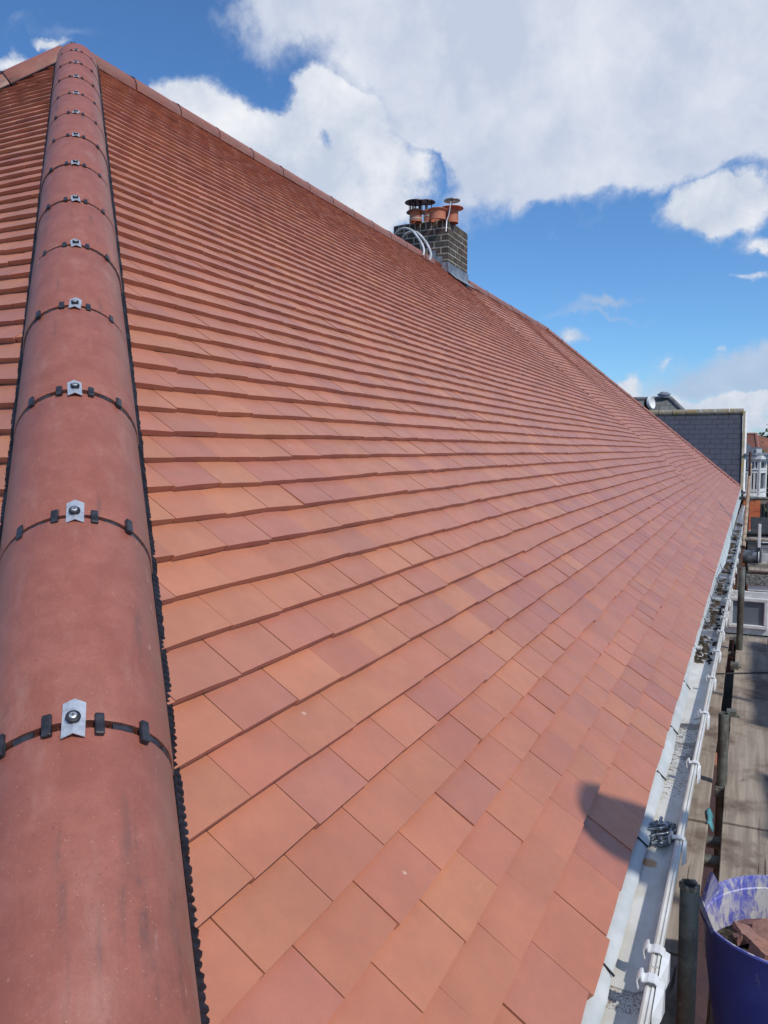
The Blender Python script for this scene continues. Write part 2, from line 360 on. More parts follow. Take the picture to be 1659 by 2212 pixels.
M_brick = mat('brown_brick', (.15, .12, .1), .9, .2, fn=f_brickv, bump=(90, .8, .006))
M_mortar = mat('pale_mortar', (.42, .39, .34), .95, .1, fn=vary((.34, .32, .28), (.52, .49, .44), 30))
M_terra = mat('terracotta', (.45, .16, .09), .7, .35, fn=vary((.36, .12, .07), (.50, .19, .115), 6))
M_cowl = mat('dark_cowl', (.05, .03, .035), .35, .5, .6, fn=vary((.04, .028, .034), (.11, .06, .055), 12))
M_chrome = mat('steel_cowl', (.4, .37, .36), .3, .5, .85, fn=vary((.3, .27, .26), (.55, .52, .5), 12))
M_lead = mat('lead', (.22, .24, .28), .5, .5, .3, fn=vary((.17, .19, .225), (.30, .32, .36), 12))
M_hose = mat('grey_hose', (.5, .5, .5), .5, fn=vary((.42, .43, .45), (.58, .58, .6), 9))
M_white = mat('white_paint', (.8, .8, .8), .5, .4, fn=vary((.82, .82, .82), (.70, .70, .69), 5))
M_glass = mat('window_glass', (.05, .07, .085), .08, .6, fn=vary((.06, .085, .10), (.03, .04, .05), 1.5))
M_paleglass = mat('pale_window_glass', (.16, .20, .24), .12, .7)
def f_slate(c1, c2, jc, sw, sh, my):
    def fn(h, co, bs):
        sp = h.n('ShaderNodeSeparateXYZ'); h.t.links.new(co, sp.inputs[0])
        cb = h.n('ShaderNodeCombineXYZ'); h.t.links.new(sp.outputs[1], cb.inputs[0]); h.t.links.new(h.m('MULTIPLY', sp.outputs[2], my), cb.inputs[1])
        b = h.n('ShaderNodeTexBrick'); h.t.links.new(cb.outputs[0], b.inputs[0])
        b.inputs['Scale'].default_value = 1; b.inputs['Brick Width'].default_value = sw; b.inputs['Row Height'].default_value = sh
        b.inputs['Mortar Size'].default_value = .012; b.inputs['Mortar Smooth'].default_value = .2
        b.inputs[1].default_value = rgb(*c1); b.inputs[2].default_value = rgb(*c2); b.inputs[3].default_value = rgb(*jc)
        return h.mix(h.ss(h.noise(co, 3, 5), .35, .7, 0, .35), b.outputs[0], rgb(*[x*1.3 for x in c1]))
    return fn
M_felt = mat('black_felt_roof', (.02, .02, .022), .9, .2, fn=vary((.012, .012, .014), (.05, .05, .05), 6))
M_concrete = mat('rough_concrete', (.22, .22, .2), .95, .2, fn=vary((.12, .12, .11), (.34, .34, .32), 45), bump=(60, 1, .01))
M_render = mat('grey_render', (.42, .42, .43), .9, .2, fn=vary((.38, .38, .39), (.50, .50, .51), 4))
M_lichen = mat('lichen_ridge', (.3, .24, .15), .9, .2, fn=lambda h, co, bs: h.mix(h.ss(h.noise(co, 9, 6, .7), .42, .6), rgb(.26, .24, .19), h.mix(h.ss(h.noise(co, 3, 4), .45, .6), rgb(.30, .22, .09), rgb(.38, .34, .27))))
def f_wallbrick(c1, c2, mo):
    def fn(h, co, bs):
        sp = h.n('ShaderNodeSeparateXYZ'); h.t.links.new(co, sp.inputs[0])
        cb = h.n('ShaderNodeCombineXYZ'); h.t.links.new(h.m('ADD', sp.outputs[0], sp.outputs[1]), cb.inputs[0]); h.t.links.new(sp.outputs[2], cb.inputs[1])
        b = h.n('ShaderNodeTexBrick'); h.t.links.new(cb.outputs[0], b.inputs[0])
        b.inputs['Scale'].default_value = 1; b.inputs['Brick Width'].default_value = .225; b.inputs['Row Height'].default_value = .075; b.inputs['Mortar Size'].default_value = .008
        b.inputs[1].default_value = rgb(*c1); b.inputs[2].default_value = rgb(*c2); b.inputs[3].default_value = rgb(*mo)
        return b.outputs[0]
    return fn
M_wall = mat('red_brick_wall', (.3, .1, .06), .9, .2, fn=f_wallbrick((.30, .10, .065), (.24, .075, .05), (.32, .27, .23)))
M_leaf = mat('leaf', (.05, .09, .03), .6, .3, fn=lambda h, co, bs: h.mix(h.n('ShaderNodeAttribute', attribute_name='Col').outputs[2], h.n('ShaderNodeAttribute', attribute_name='Col').outputs[0], rgb(.1, .15, .05)) if False else h.n('ShaderNodeAttribute', attribute_name='Col').outputs[0])
M_bark = mat('bark', (.12, .09, .06), .9, .2, fn=vary((.08, .06, .04), (.18, .14, .1), 12))
M_grass = mat('ground_green', (.05, .05, .04), .95, .2, fn=vary((.03, .035, .025), (.08, .075, .06), .4))
M_asphalt = mat('asphalt', (.05, .05, .05), .9, .3, fn=vary((.04, .04, .042), (.07, .07, .07), 3))
def colmat(name, c, rough=.6, **k): return mat(name, c, rough, .4, fn=vary(tuple(x*.85 for x in c), tuple(min(1, x*1.12) for x in c), 9), **k)

# ================================================================== THE HOUSE
k = math.tan(R(42)); C42 = math.cos(R(42)); S42 = math.sin(R(42))
YR = 4.18; ZR = YR*k; XL = 22.1; SL = YR/C42
house = empty('house', (9, 4, -6), 'brick house whose newly tiled red hipped roof fills the photo, with gutter and brick chimney', 'house')
GAUGE = .0978; TW = .182
ORANGE = [(.525, .20, .104), (.515, .195, .103), (.54, .21, .107)]
TERRA = [(.495, .183, .100), (.503, .187, .102), (.487, .18, .100), (.478, .177, .100)]
PLUM = [(.455, .169, .105), (.44, .165, .106), (.46, .17, .105)]
def tile_colour(rn):
    r = rn.random()
    p = ORANGE if r < .16 else (TERRA if r < .78 else PLUM)
    c = rn.choice(p); f = rn.uniform(.95, 1.05); return (c[0]*f, c[1]*f*rn.uniform(.96, 1.04), c[2]*f, 1)
def sm(a, b, x):
    t = max(0, min(1, (x-a)/(b-a))); return t*t*(3-2*t)
def sag(u, s):
    """unevenness of the old rafters, and the step at the party wall"""
    n = noise.noise(Vector((u*.55, s*.5, 3)))*.009+noise.noise(Vector((u*1.6, s*1.1, 9)))*.003
    e = u-(11.35+.14*(5.75-s))
    if e > 0:
        n += -.115*sm(0, .5, e)*(1-.6*sm(.9, 3.4, e))*(.5+.5*sm(0, 3, s))*(1-.8*sm(4.5, 5.5, s))*sm(0, 2.0, XL-s*C42-u)
        n += noise.noise(Vector((u*.9, s*.4, 1)))*.018*sm(0, 1, e)*sm(0, 1.5, XL-s*C42-u)*(1-.7*sm(4.5, 5.5, s))
    return n*sm(0, .7, s)
def slope(name, org, U, S, N, umin, umax, smax, seed, ns=None, usag=True, gauge=GAUGE, tw=TW, start=0.0):
    rn = random.Random(seed); mb = MB(); org = Vector(org); U = Vector(U); S = Vector(S); N = Vector(N)
    nc = int((smax-start)/gauge); off_ = .036 if gauge < .1 else 0; L = .2; th = .0172; tau = th/gauge
    def P(u, s, n): return org+U*u+S*s+N*(n+(sag(u, s) if usag else 0))
    for i in range(-1, nc+1):
        s0 = start+max(i, 0)*gauge+(off_ if i > 0 else 0)
        LL = (L+.04 if i == 0 else L) if i >= 0 else .1
        base_n = 0 if i >= 0 else -.0125
        wob = rn.uniform(-.0012, .0012)
        a, b = umin(s0), umax(s0)
        u = a-tw*rn.random()*.0-tw*(.5 if i % 2 else 1.0)-.04
        u = math.floor(a/tw)*tw-tw+(.473*tw if i % 2 == 0 else -.08*tw)+rn.uniform(-.004, .004)
        ph = 0
        while u < b:
            u0 = u+.0006+.0013*rn.random()**2+(.0016 if rn.random() < .14 else 0); u1 = u+tw-.0006-.0013*rn.random()**2; u += tw
            if u1 < a or u0 > b: continue
            ds = rn.gauss(0, .0011) if i >= 0 else 0; dn = wob*.6+rn.uniform(-.0009, .0009)
            if rn.random() < .015: ds -= .006
            sk = rn.gauss(0, .0012); nk = rn.gauss(0, .0009); cb = rn.uniform(.0003, .0019)
            st = min(s0+LL, smax+.05)
            def cl(uu, ss): return min(max(uu, umin(ss)), umax(ss))
            bl, br = cl(u0, s0), cl(u1, s0); tl, tr = cl(u0, st), cl(u1, st)
            if br-bl < .004: continue
            if tr-tl < .001: tr = tl+.001
            bm_, tm = (bl+br)/2, (tl+tr)/2
            s_b = s0+ds; nt_ = base_n+dn; nh = base_n-tau*(st-s0)+dn*.3
            vs = [P(bl, s_b+sk, nt_+nk), P(bm_, s_b, nt_+cb), P(br, s_b-sk, nt_-nk), P(tl, st, nh), P(tm, st, nh+cb), P(tr, st, nh),
                  P(bl, s_b+sk, nt_+nk-th), P(bm_, s_b, nt_+cb-th), P(br, s_b-sk, nt_-nk-th), P(tl, st, nh-th), P(tm, st, nh-th+cb), P(tr, st, nh-th)]
            mb.add(vs, [(0,1,4,3),(1,2,5,4),(0,6,7,1),(1,7,8,2),(0,3,9,6),(2,8,11,5),(6,9,10,7),(7,10,11,8)], tile_colour(rn))
    # underlay below the tiles
    st = []
    for j in range(0, 9):
        s = start+(smax-start)*j/8
        st.append((umin(s), umax(s), s))
    nU = 40
    for j in range(8):
        for q in range(nU):
            a0, b0, s0 = st[j]; a1, b1, s1 = st[j+1]
            f0, f1 = q/nU, (q+1)/nU
            pts = [(a0+(b0-a0)*f0, s0), (a0+(b0-a0)*f1, s0), (a1+(b1-a1)*f1, s1), (a1+(b1-a1)*f0, s1)]
            if q == 0 and j == 0: pass
            mb.add([P(x, max(y, .06), -.072) for x, y in pts], [(0, 1, 2, 3)], (.03, .02, .02, 1), 1)
    return mb.build(name, [M_tile, M_deck], house)
# main slope rises to +Y; chimney passes through it
main = slope('roof_slope', (0, 0, 0), (1, 0, 0), (0, C42, S42), (0, -S42, C42), lambda s: s*C42-.02, lambda s: XL-s*C42+.02, SL-.02, 11)
end = slope('roof_slope', (0, 2*YR, 0), (0, -1, 0), (C42, 0, S42), (-S42, 0, C42), lambda s: s*C42-.02, lambda s: 2*YR-s*C42+.02, SL-.02, 12, usag=False)
def plain_slope(name, pts, mats):
    mb = MB(); mb.add(pts, [tuple(range(len(pts)))], (.40, .14, .10, 1)); return mb.build(name, mats, house)
backN = slope('roof_slope', (XL, 2*YR, 0), (-1, 0, 0), (0, -C42, S42), (0, S42, C42), lambda s: s*C42-.02, lambda s: XL-s*C42+.02, SL-.02, 13, usag=False, gauge=.197, tw=.33)
farN = slope('roof_slope', (XL, 0, 0), (0, 1, 0), (-C42, 0, S42), (S42, 0, C42), lambda s: s*C42-.02, lambda s: 2*YR-s*C42+.02, SL-.02, 14, usag=False, gauge=.197, tw=.33)
# walls, soffit and fascia
mb = MB(); mb.box((.3, .3, -6), (XL-.3, 2*YR-.3, -.12)); mb.build('wall', M_wall, house)
mb = MB(); mb.box((.055, .045, -.20), (XL-.055, .07, -.055)); mb.box((.055, 2*YR-.07, -.2), (XL-.055, 2*YR-.045, -.055))
mb.box((.045, .071, -.2), (.07, 2*YR-.071, -.055)); mb.box((XL-.07, .071, -.2), (XL-.045, 2*YR-.071, -.055))
mb.box((.071, .072, -.19), (XL-.071, .299, -.175)); mb.build('fascia', M_white, house)

# ---- half round hip and ridge tiles
RT = .128; TL = .45
def cap_mesh(length, side=.02, n=20, r=RT, th=.013):
    """half-round shell, axis +x, crown at z=0"""
    mb = MB(); ang = [math.pi*i/n for i in range(n+1)]
    out = [(r*math.cos(a), r*math.sin(a)-r) for a in ang]
    out = [(out[0][0]+.001, -r-side)]+out+[(out[-1][0]-.001, -r-side)]
    inn = [((r-th)*math.cos(a), (r-th)*math.sin(a)-r) for a in ang]
    inn = [(inn[0][0], -r-side)]+inn+[(inn[-1][0], -r-side)]
    prof = out+inn[::-1]
    e = .003
    pr2 = [(y*.985, z*.985-.001) for y, z in out]+inn[::-1]
    b = 0; xs = [0, e, length*.33, length*.66, length-e, length]
    for i, x in enumerate(xs):
        pp = pr2 if i in (0, 5) else prof
        fl = 1+.022*(1-x/length)
        mb.v += [(x, y*fl, (z+r)*fl-r) for y, z in pp]
    m = len(prof)
    for i in range(5):
        for q in range(m):
            mb.f.append((i*m+q, i*m+(q+1) % m, (i+1)*m+(q+1) % m, (i+1)*m+q)); mb.c.append(None); mb.mi.append(0)
    h = len(out)
    for base in (0, 5*m):
        for q in range(h-1):
            mb.f.append((base+q, base+q+1, base+m-2-q, base+m-1-q)); mb.c.append(None); mb.mi.append(0)
    return mb
def arc_strip(x0, x1, r, a0, a1, n=10, th=.003, rc=RT):
    mb = MB(); b = 0
    for i in range(n+1):
        a = a0+(a1-a0)*i/n
        for rr in (r, r-th):
            for x in (x0, x1): mb.v.append((x, -rr*math.sin(a), rr*math.cos(a)-rc))
    for i in range(n):
        p = i*4; q = p+4
        for f in ((p, p+1, q+1, q), (p+2, q+2, q+3, p+3), (p, q, q+2, p+2), (p+1, p+3, q+3, q+1)): mb.f.append(f); mb.c.append(None); mb.mi.append(0)
    for p in (0, n*4): mb.f.append((p, p+1, p+3, p+2)); mb.c.append(None); mb.mi.append(0)
    return mb
def make_cap(name, side):
    o = cap_mesh(TL-.010, side).build(name, M_hip, house, smooth=True, local=True)
    # joint at local x = 0: the strip lies in the gap below the tile above
    mb = arc_strip(-.016, .004, RT-.0065, -1.5, 1.5, 40, .006)
    rn = random.Random(4)
    for i, v in enumerate(mb.v): mb.v[i] = (v[0]+rn.uniform(-.0012, .0012), v[1], v[2]+rn.uniform(-.0008, .0008))
    mb.build('fibre_seal', M_fibre, o, local=True)
    mb = MB()
    for a in (-1.22, -.92, -.5, .5, .92, 1.22):
        arc_strip(-.0105, -.001, RT-.0006, a-.11, a+.11, 4, .004).build('union_strip', M_black, o, local=True)
    for a in (-.735, -.245, .245, .735):
        mb = MB()
        M = Matrix.Translation((0, 0, -RT))@Matrix.Rotation(a, 4, 'X')
        mb.box((-.022, -.0062, RT-.002), (.012, .0062, RT+.0070), None, M)
        bevel(mb.build('union_tab', M_black, o, local=True), .002, 2)
    mb = MB(); wv = .0145; zt = .0085
    P_ = [(-wv, zt-.0052), (0, zt), (wv, zt-.0052), (wv, zt-.0066), (0, zt-.0014), (-wv, zt-.0066)]
    b = len(mb.v)
    for x, cut in ((-.028, 1), (.028, -1)):
        for (y, z) in P_: mb.v.append((x+(.0035 if abs(y) < .001 else 0), y, z))
    for q in range(6): mb.f.append((q, (q+1) % 6, 6+(q+1) % 6, 6+q)); mb.c.append(None); mb.mi.append(0)
    mb.f.append(tuple(range(6))); mb.f.append(tuple(range(11, 5, -1))); mb.c += [None, None]; mb.mi += [0, 0]
    mb.build('clip', M_steel, o, local=True)
    mb = MB(); mb.lathe([(0, .0132), (.005, .0133), (.0092, .0122), (.0098, .0099), (.0085, .0069), (0, .0067)], 24); 
    wsh = mb.build('washer', M_black, o, smooth=True, local=True)
    mb = MB(); mb.lathe([(0, .0149), (.0028, .0148), (.0049, .0139), (.0053, .0129), (.0049, .0127)], 20)
    mb.build('screw_head', M_steel, o, smooth=True, local=True)
    mb = MB(); mb.box((-.0028, -.0006, .0145), (.0028, .0006, .0152)); mb.box((-.0006, -.0028, .0146), (.0006, .0028, .0153))
    mb.build('screw_recess', M_cross, o, local=True)
    return o
def frame(o, origin, X, Yv, roll=0):
    X = Vector(X).normalized(); Yv = Vector(Yv); Yv = (Yv-X*Yv.dot(X)).normalized(); Z = X.cross(Yv)
    M = Matrix(((X.x, Yv.x, Z.x, origin[0]), (X.y, Yv.y, Z.y, origin[1]), (X.z, Yv.z, Z.z, origin[2]), (0, 0, 0, 1)))
    return Matrix.Translation(-Vector(house.location))@M@Matrix.Rotation(roll, 4, 'X')
hd = Vector((1, 1, k)).normalized()
P0 = CAM+ray(160, 1560)*1.0295
hip0 = make_cap('hip_tile', .02); ridge0 = make_cap('ridge_tile', .035)
rn = random.Random(21)
for n in range(-1, 13):
    fl = 1.0 if n < 12 else .72; jit = random.Random(n+50)
    o = hip0 if n == -1 else copy_tree(hip0, house)
    o.matrix_parent_inverse = Matrix.Identity(4)
    p = P0+hd*(TL*n)+Vector((rn.uniform(-.002, .002), 0, rn.uniform(-.0015, .0015)))
    o.matrix_basis = frame(o, p, hd+Vector((0, 0, rn.uniform(-.004, .004))), (-1, 1, 0), rn.uniform(-.012, .012))@Matrix.Diagonal((fl, 1, 1, 1))
# no two fixings sit alike
jit = random.Random(17)
for o in [q for q in house.children if q.name.startswith('hip_tile')]:
    for ch_ in o.children:
        if ch_.name.startswith('clip'): ch_.rotation_euler = (0, 0, jit.gauss(0, .05)); ch_.location = (jit.uniform(-.003, .003), jit.uniform(-.0015, .0015), 0)
        if ch_.name.startswith('union_tab'): ch_.location = (jit.uniform(-.003, .003), 0, 0); ch_.rotation_euler = (jit.gauss(0, .012), 0, 0)
# ridge
RL = .52; nr = int((XL-2*YR)/RL)+1
for n in range(nr):
    x = YR-.02+n*RL
    if 10.9 < x < 12.2: continue
    o = ridge0 if n == 0 else copy_tree(ridge0, house)
    o.matrix_parent_inverse = Matrix.Identity(4)
    zz = ZR+.028+(-.012*sm(11.9, 13, x))+rn.uniform(-.003, .003)
    o.matrix_basis = frame(o, (x, YR, zz), (1, 0, rn.uniform(-.003, .003)), (0, 1, 0), rn.uniform(-.01, .01))@Matrix.Diagonal((RL/TL, .74, .74, 1))
# back hip at the left end (runs down to the far left corner) and the two far hips
def run_hip(a, d, yv, n0, n1):
    d = Vector(d).normalized()
    for n in range(n0, n1):
        o = copy_tree(hip0, house); o.matrix_parent_inverse = Matrix.Identity(4)
        p = Vector(a)+Vector((0, 0, .075))+d*(TL*n+.13); o.matrix_basis = frame(o, p, d+Vector((0, 0, rn.uniform(-.004, .004))), yv, rn.uniform(-.012, .012))
run_hip((0, 2*YR, 0), (1, -1, k), (1, 1, 0), 0, 15)
run_hip((XL, 0, -.04), (-1, 1, k), (-1, -1, 0), 0, 15)
# black ventilated roll under both edges of the near hip
def roll(side):
    mb = MB(); Lh = YR*math.sqrt(2)/math.cos(math.atan(k/math.sqrt(2))); X = hd; Yv = Vector((-1, 1, 0)).normalized()*side; Z = X.cross(Vector((-1, 1, 0)).normalized())
    rn = random.Random(5+side); step = .0045; N = int((Lh-.1)/step); tan_ = .536
    rows = []
    for i in range(N):
        t = .05+i*step
        # follow the stepped tiles: each course rises .012 over the gauge along the hip
        hs = GAUGE/S42*math.sin(math.atan(k/math.sqrt(2)))*1.0
        hs = GAUGE*math.cos(R(42))*math.sqrt(2)/math.cos(math.atan(k/math.sqrt(2)))
        rib = .0028*math.sin(t*2*math.pi/.0135+3*noise.noise(Vector((t*6, 0, side))))*(.75+.6*noise.noise(Vector((t*40, 4, side))))
        w_out = .140+.0022*noise.noise(Vector((t*9, side, 0)))+.003*noise.noise(Vector((t*60, side, 0)))+(.0026 if rib > 0 else -.001)
        row = []
        for w_, dz in ((.112, .006), (.1285, .0075+rib*.4), (.1315, .012+rib), (w_out-.006, .007+rib*1.2+.004*noise.noise(Vector((t*17, side*3, 2)))), (w_out, .0015+rib*.6+.006*noise.noise(Vector((t*14, side, 8)))), (w_out, -.012)):
            row.append(X*t+Yv*w_+Z*(-tan_*w_+dz))
        rows.append(row)
    for row in rows: mb.v += [tuple(p) for p in row]
    m = 6
    for i in range(N-1):
        for q in range(m-1): mb.f.append((i*m+q, i*m+q+1, (i+1)*m+q+1, (i+1)*m+q)); mb.c.append(None); mb.mi.append(0)
    return mb.build('hip_roll', M_roll, house)
roll(1); roll(-1)
def roll_ridge(a, b, up, sidev, drop):
    mb = MB(); a = Vector(a); b = Vector(b); d = (b-a); N = int(d.length/.006); d.normalize(); sidev = Vector(sidev)
    for i in range(N):
        t = i*.006; rib = .002*math.sin(t*465)
        for w_, dz in ((.115, .004), (.14+rib, .006+rib), (.152+rib+.003*noise.noise(Vector((t*20, 1, 0))), .001)): mb.v.append(tuple(a+d*t+sidev*w_+Vector((0, 0, -drop*w_+dz+.004))))
    for i in range(N-1):
        for q in range(2): mb.f.append((i*3+q, i*3+q+1, i*3+4+q, i*3+3+q)); mb.c.append(None); mb.mi.append(0)
    return mb.build('ridge_roll', M_roll, house)
roll_ridge((0.2, 2*YR-.2, .2*k), (YR, YR, ZR), None, Vector((-1, -1, 0)).normalized(), .636)
roll_ridge((XL-.2, .2, .2*k), (XL-YR, YR, ZR), None, Vector((-1, -1, 0)).normalized(), .636)

# ---- eaves strip, gutter
def gfall(x): return (-.0040*(x-1.8), -.020*max(0, x-1.8)-.0)
mb = MB(); x = .0; rn = random.Random(3); seglist = []
joints = [1.30, 1.84, 2.30, 2.74, 3.35, 4.02, 4.8, 5.6, 6.5, 7.4, 8.4, 9.4, 10.5]
xs = [i*.02 for i in range(0, 1100)]
rows = []
for x in xs:
    wv = .006*noise.noise(Vector((x*4.2, 0, 0)))+.004*noise.noise(Vector((x*11, 2, 0)))
    far = sm(4.0, 4.6, x)
    mid = sm(3.25, 3.7, x)*(1-sm(7.0, 7.6, x)); yo = -.021+wv*(1-.7*mid)+.022*mid-.012*sm(7.4, 8, x)*(1-sm(9.5, 11, x))
    f = gfall(x)
    rows.append([(x, .09, -.028), (x, .012, -.026), (x, -.004, -.029), (x, yo+.004, -.036+f[1]*.6), (x, yo, -.042+f[1]*.6), (x, yo+.002, -.046+f[1]*.6)])
for r_ in rows: mb.v += r_
for i in range(len(rows)-1):
    for q in range(5): mb.f.append((i*6+q, i*6+q+1, i*6+7+q, i*6+6+q)); mb.c.append(None); mb.mi.append(0)
tray = mb.build('eaves_strip', M_tray, house, smooth=True)
for j in joints:
    mb = MB(); f = gfall(j); mb.beam((j+.012, .004, -.0245), (j-.006, -.024, -.036+f[1]*.6), .003, .004)
    mb.build('strip_joint', M_line, tray)
prof = [(.028, .0), (.026, -.046), (.012, -.0575), (-.062, -.060), (-.078, -.052), (-.088, -.010), (-.0885, .002), (-.0925, .004), (-.0945, .0005), (-.0985, .0005), (-.1005, .004), (-.1045, .002), (-.1055, -.012),
        (-.098, -.020), (-.0925, -.060), (-.078, -.0715), (.010, -.0715), (.031, -.056), (.031, 0)]
mb = MB()
cuts = [.0, 1.298, 22.1]
def seg(a, b, off=0.0):
    n = max(2, int((b-a)/.25)); mb.extr([(y, z+off) for y, z in prof], [a+(b-a)*i/n for i in range(n+1)], lambda x: gfall(x))
seg(.0, 1.232); seg(1.298, 5.0); seg(5.004, 9.0); seg(9.004, 22.1)
gut = mb.build('gutter', M_gutter, house, smooth=True)
# sunken joint section between two gutter lengths
mb = MB(); mb.extr([(y*1.0, z-.0045) for y, z in prof], [1.225, 1.305], lambda x: gfall(x)); mb.build('gutter_joint', M_gutter, gut)
def bracket(x, big=False, parent=gut):
    mb = MB(); wd = .018 if not big else .026; dy, dz = gfall(x)
    P_ = [(-.074, -.012), (-.071, .004), (-.076, .014), (-.081, .016), (-.083, .006), (-.087, .0075), (-.092, .010), (-.103, .010), (-.111, .004), (-.1125, -.016), (-.1085, -.016), (-.1075, .002), (-.102, .0065), (-.092, .0062), (-.086, .0035), (-.080, .003), (-.0785, .010), (-.0765, .009), (-.0745, .002), (-.077, -.012)]
    mb.extr([(y+dy, z+dz) for y, z in P_], [x-wd/2, x+wd/2])
    mb2 = MB(); L = .085 if big else .042
    for (xx, hw) in ((x-wd*.5, .0), ): pass
    y0 = -.1085+dy; y1 = (-.120 if big else -.1145)+dy
    a = [(x+wd*.5, y0, -.012+dz), (x+wd*.5, y0-.008, -.012+dz), (x+wd*.3, y1, -.035+dz), (x-L, y0-.001, -.05+dz), (x-L, y0, -.02+dz), (x-wd*.4, y0, -.004+dz), (x-wd*.4, y1+.001, -.010+dz), (x-L*.5, y1, -.036+dz)]
    mb.add([(x+wd*.5, y0+.002, .002+dz), (x+wd*.5, y1, -.004+dz), (x+wd*.5, y1, -.06+dz), (x+wd*.5, y0+.002, -.06+dz),
            (x-wd*.4, y0+.002, .004+dz), (x-wd*.5, y1, -.002+dz), (x-L*.6, y1, -.03+dz), (x-L, y0+.002, -.046+dz), (x-L, y0+.002, -.004+dz)],
           [(0, 1, 2, 3), (0, 4, 5, 1), (4, 8, 7, 6, 5), (1, 5, 6, 2), (2, 6, 7, 3), (0, 3, 7, 8, 4)])
    return bevel(mb.build('gutter_bracket', M_pvc, parent), .0015, 2)
for x in (.76, 1.83, 2.38, 2.93, 3.48, 4.03, 4.55, 5.0, 5.25, 5.75, 6.3, 6.95, 7.7, 8.5, 9.6, 10.6, 11.6, 12.8, 14, 15.5, 17, 18.5, 20): bracket(x)
bracket(1.345, True); bracket(1.252, True)
# moss and dirt in the far run of the gutter
mb = MB(); rn = random.Random(8)
for i in range(480):
    x = 4.0+11*rn.random()**1.6; dy, dz = gfall(x)
    y = rn.choice((rn.uniform(-.075, .02), rn.uniform(-.03, .02))); s_ = rn.uniform(.006, .02)*(1+.05*x)
    if noise.noise(Vector((x*2.2, 0, 4))) < -.1: continue
    M = Matrix.Translation((x, y+dy, -.062+dz))@Matrix.Rotation(rn.random()*6, 4, 'Z')@Matrix.Diagonal((s_*1.5, s_, s_*.6, 1))
    q = [(math.cos(a)*rn.uniform(.7, 1), math.sin(a)*rn.uniform(.7, 1), 0) for a in [j*math.pi/3 for j in range(6)]]
    mb.add([M@Vector(p) for p in q]+[M@Vector((p[0]*.5, p[1]*.5, 1)) for p in q], [tuple(range(6, 12))]+[(j, (j+1) % 6, 6+(j+1) % 6, 6+j) for j in range(6)])
tag(mb.build('moss', M_debris), 'dark moss and leaf dirt lying in the far run of the white gutter', 'moss', kind='stuff')

# ---- chimney
CX0, CX1, CY0, CY1, CZT = 11.35, 12.25, 4.05, 4.95, 4.43
ch = MB(); ch.box((CX0+.003, CY0+.003, 3.0), (CX1-.003, CY1-.003, CZT-.004))
chim = ch.build('chimney', M_mortar, house)
mb = MB(); rn = random.Random(31)
def bc():
    f = rn.uniform(.75, 1.2); b = rn.choice([(.115, .10, .078), (.10, .085, .07), (.13, .105, .08), (.095, .09, .078), (.12, .085, .075)]); return tuple(x*f for x in b)+(1,)
CH = .094; tz = CZT; r_ = 0
def course(z0, z1, bl, off):
    j = .017
    for face in range(4):
        a, b = (CY0, CY1) if face in (0, 2) else (CX0, CX1)
        t = a-off
        while t < b:
            p0, p1 = max(t, a), min(t+bl, b); t += bl
            if p1-p0 < .025: continue
            e0 = p0 if p0 == a else p0+j/2; e1 = p1 if p1 == b else p1-j/2
            o_ = rn.uniform(-.002, .003); zz0, zz1 = z0+j/2, z1-j/2
            if face == 0: mb.box((CX0-o_, e0, zz0), (CX0+.05, e1, zz1), bc())
            elif face == 2: mb.box((CX1-.05, e0, zz0), (CX1+o_, e1, zz1), bc())
            elif face == 1: mb.box((e0 if p0 != a else e0+.0502, CY0-o_, zz0), (e1 if p1 != b else e1-.0502, CY0+.05, zz1), bc())
            else: mb.box((e0 if p0 != a else e0+.0502, CY1-.05, zz0), (e1 if p1 != b else e1-.0502, CY1+o_, zz1), bc())
course(CZT-.118, CZT, .0905, 0)
z = CZT-.118
i = 0
while z > 3.35:
    course(z-CH, z, .225, .1125 if i % 2 else 0); z -= CH; i += 1
mb.build('brickwork', M_brick, chim)
mb = MB(); mb.add([(CX0+.005, CY0+.005, CZT+.002), (CX1-.005, CY0+.005, CZT+.002), (CX1-.005, CY1-.005, CZT+.002), (CX0+.005, CY1-.005, CZT+.002), (CX0+.1, CY0+.1, CZT+.04), (CX1-.1, CY0+.1, CZT+.04), (CX1-.1, CY1-.1, CZT+.04), (CX0+.1, CY1-.1, CZT+.04)],
  [(0, 1, 5, 4), (1, 2, 6, 5), (2, 3, 7, 6), (3, 0, 4, 7), (4, 5, 6, 7)])
mb.build('flaunching', M_mortar, chim)
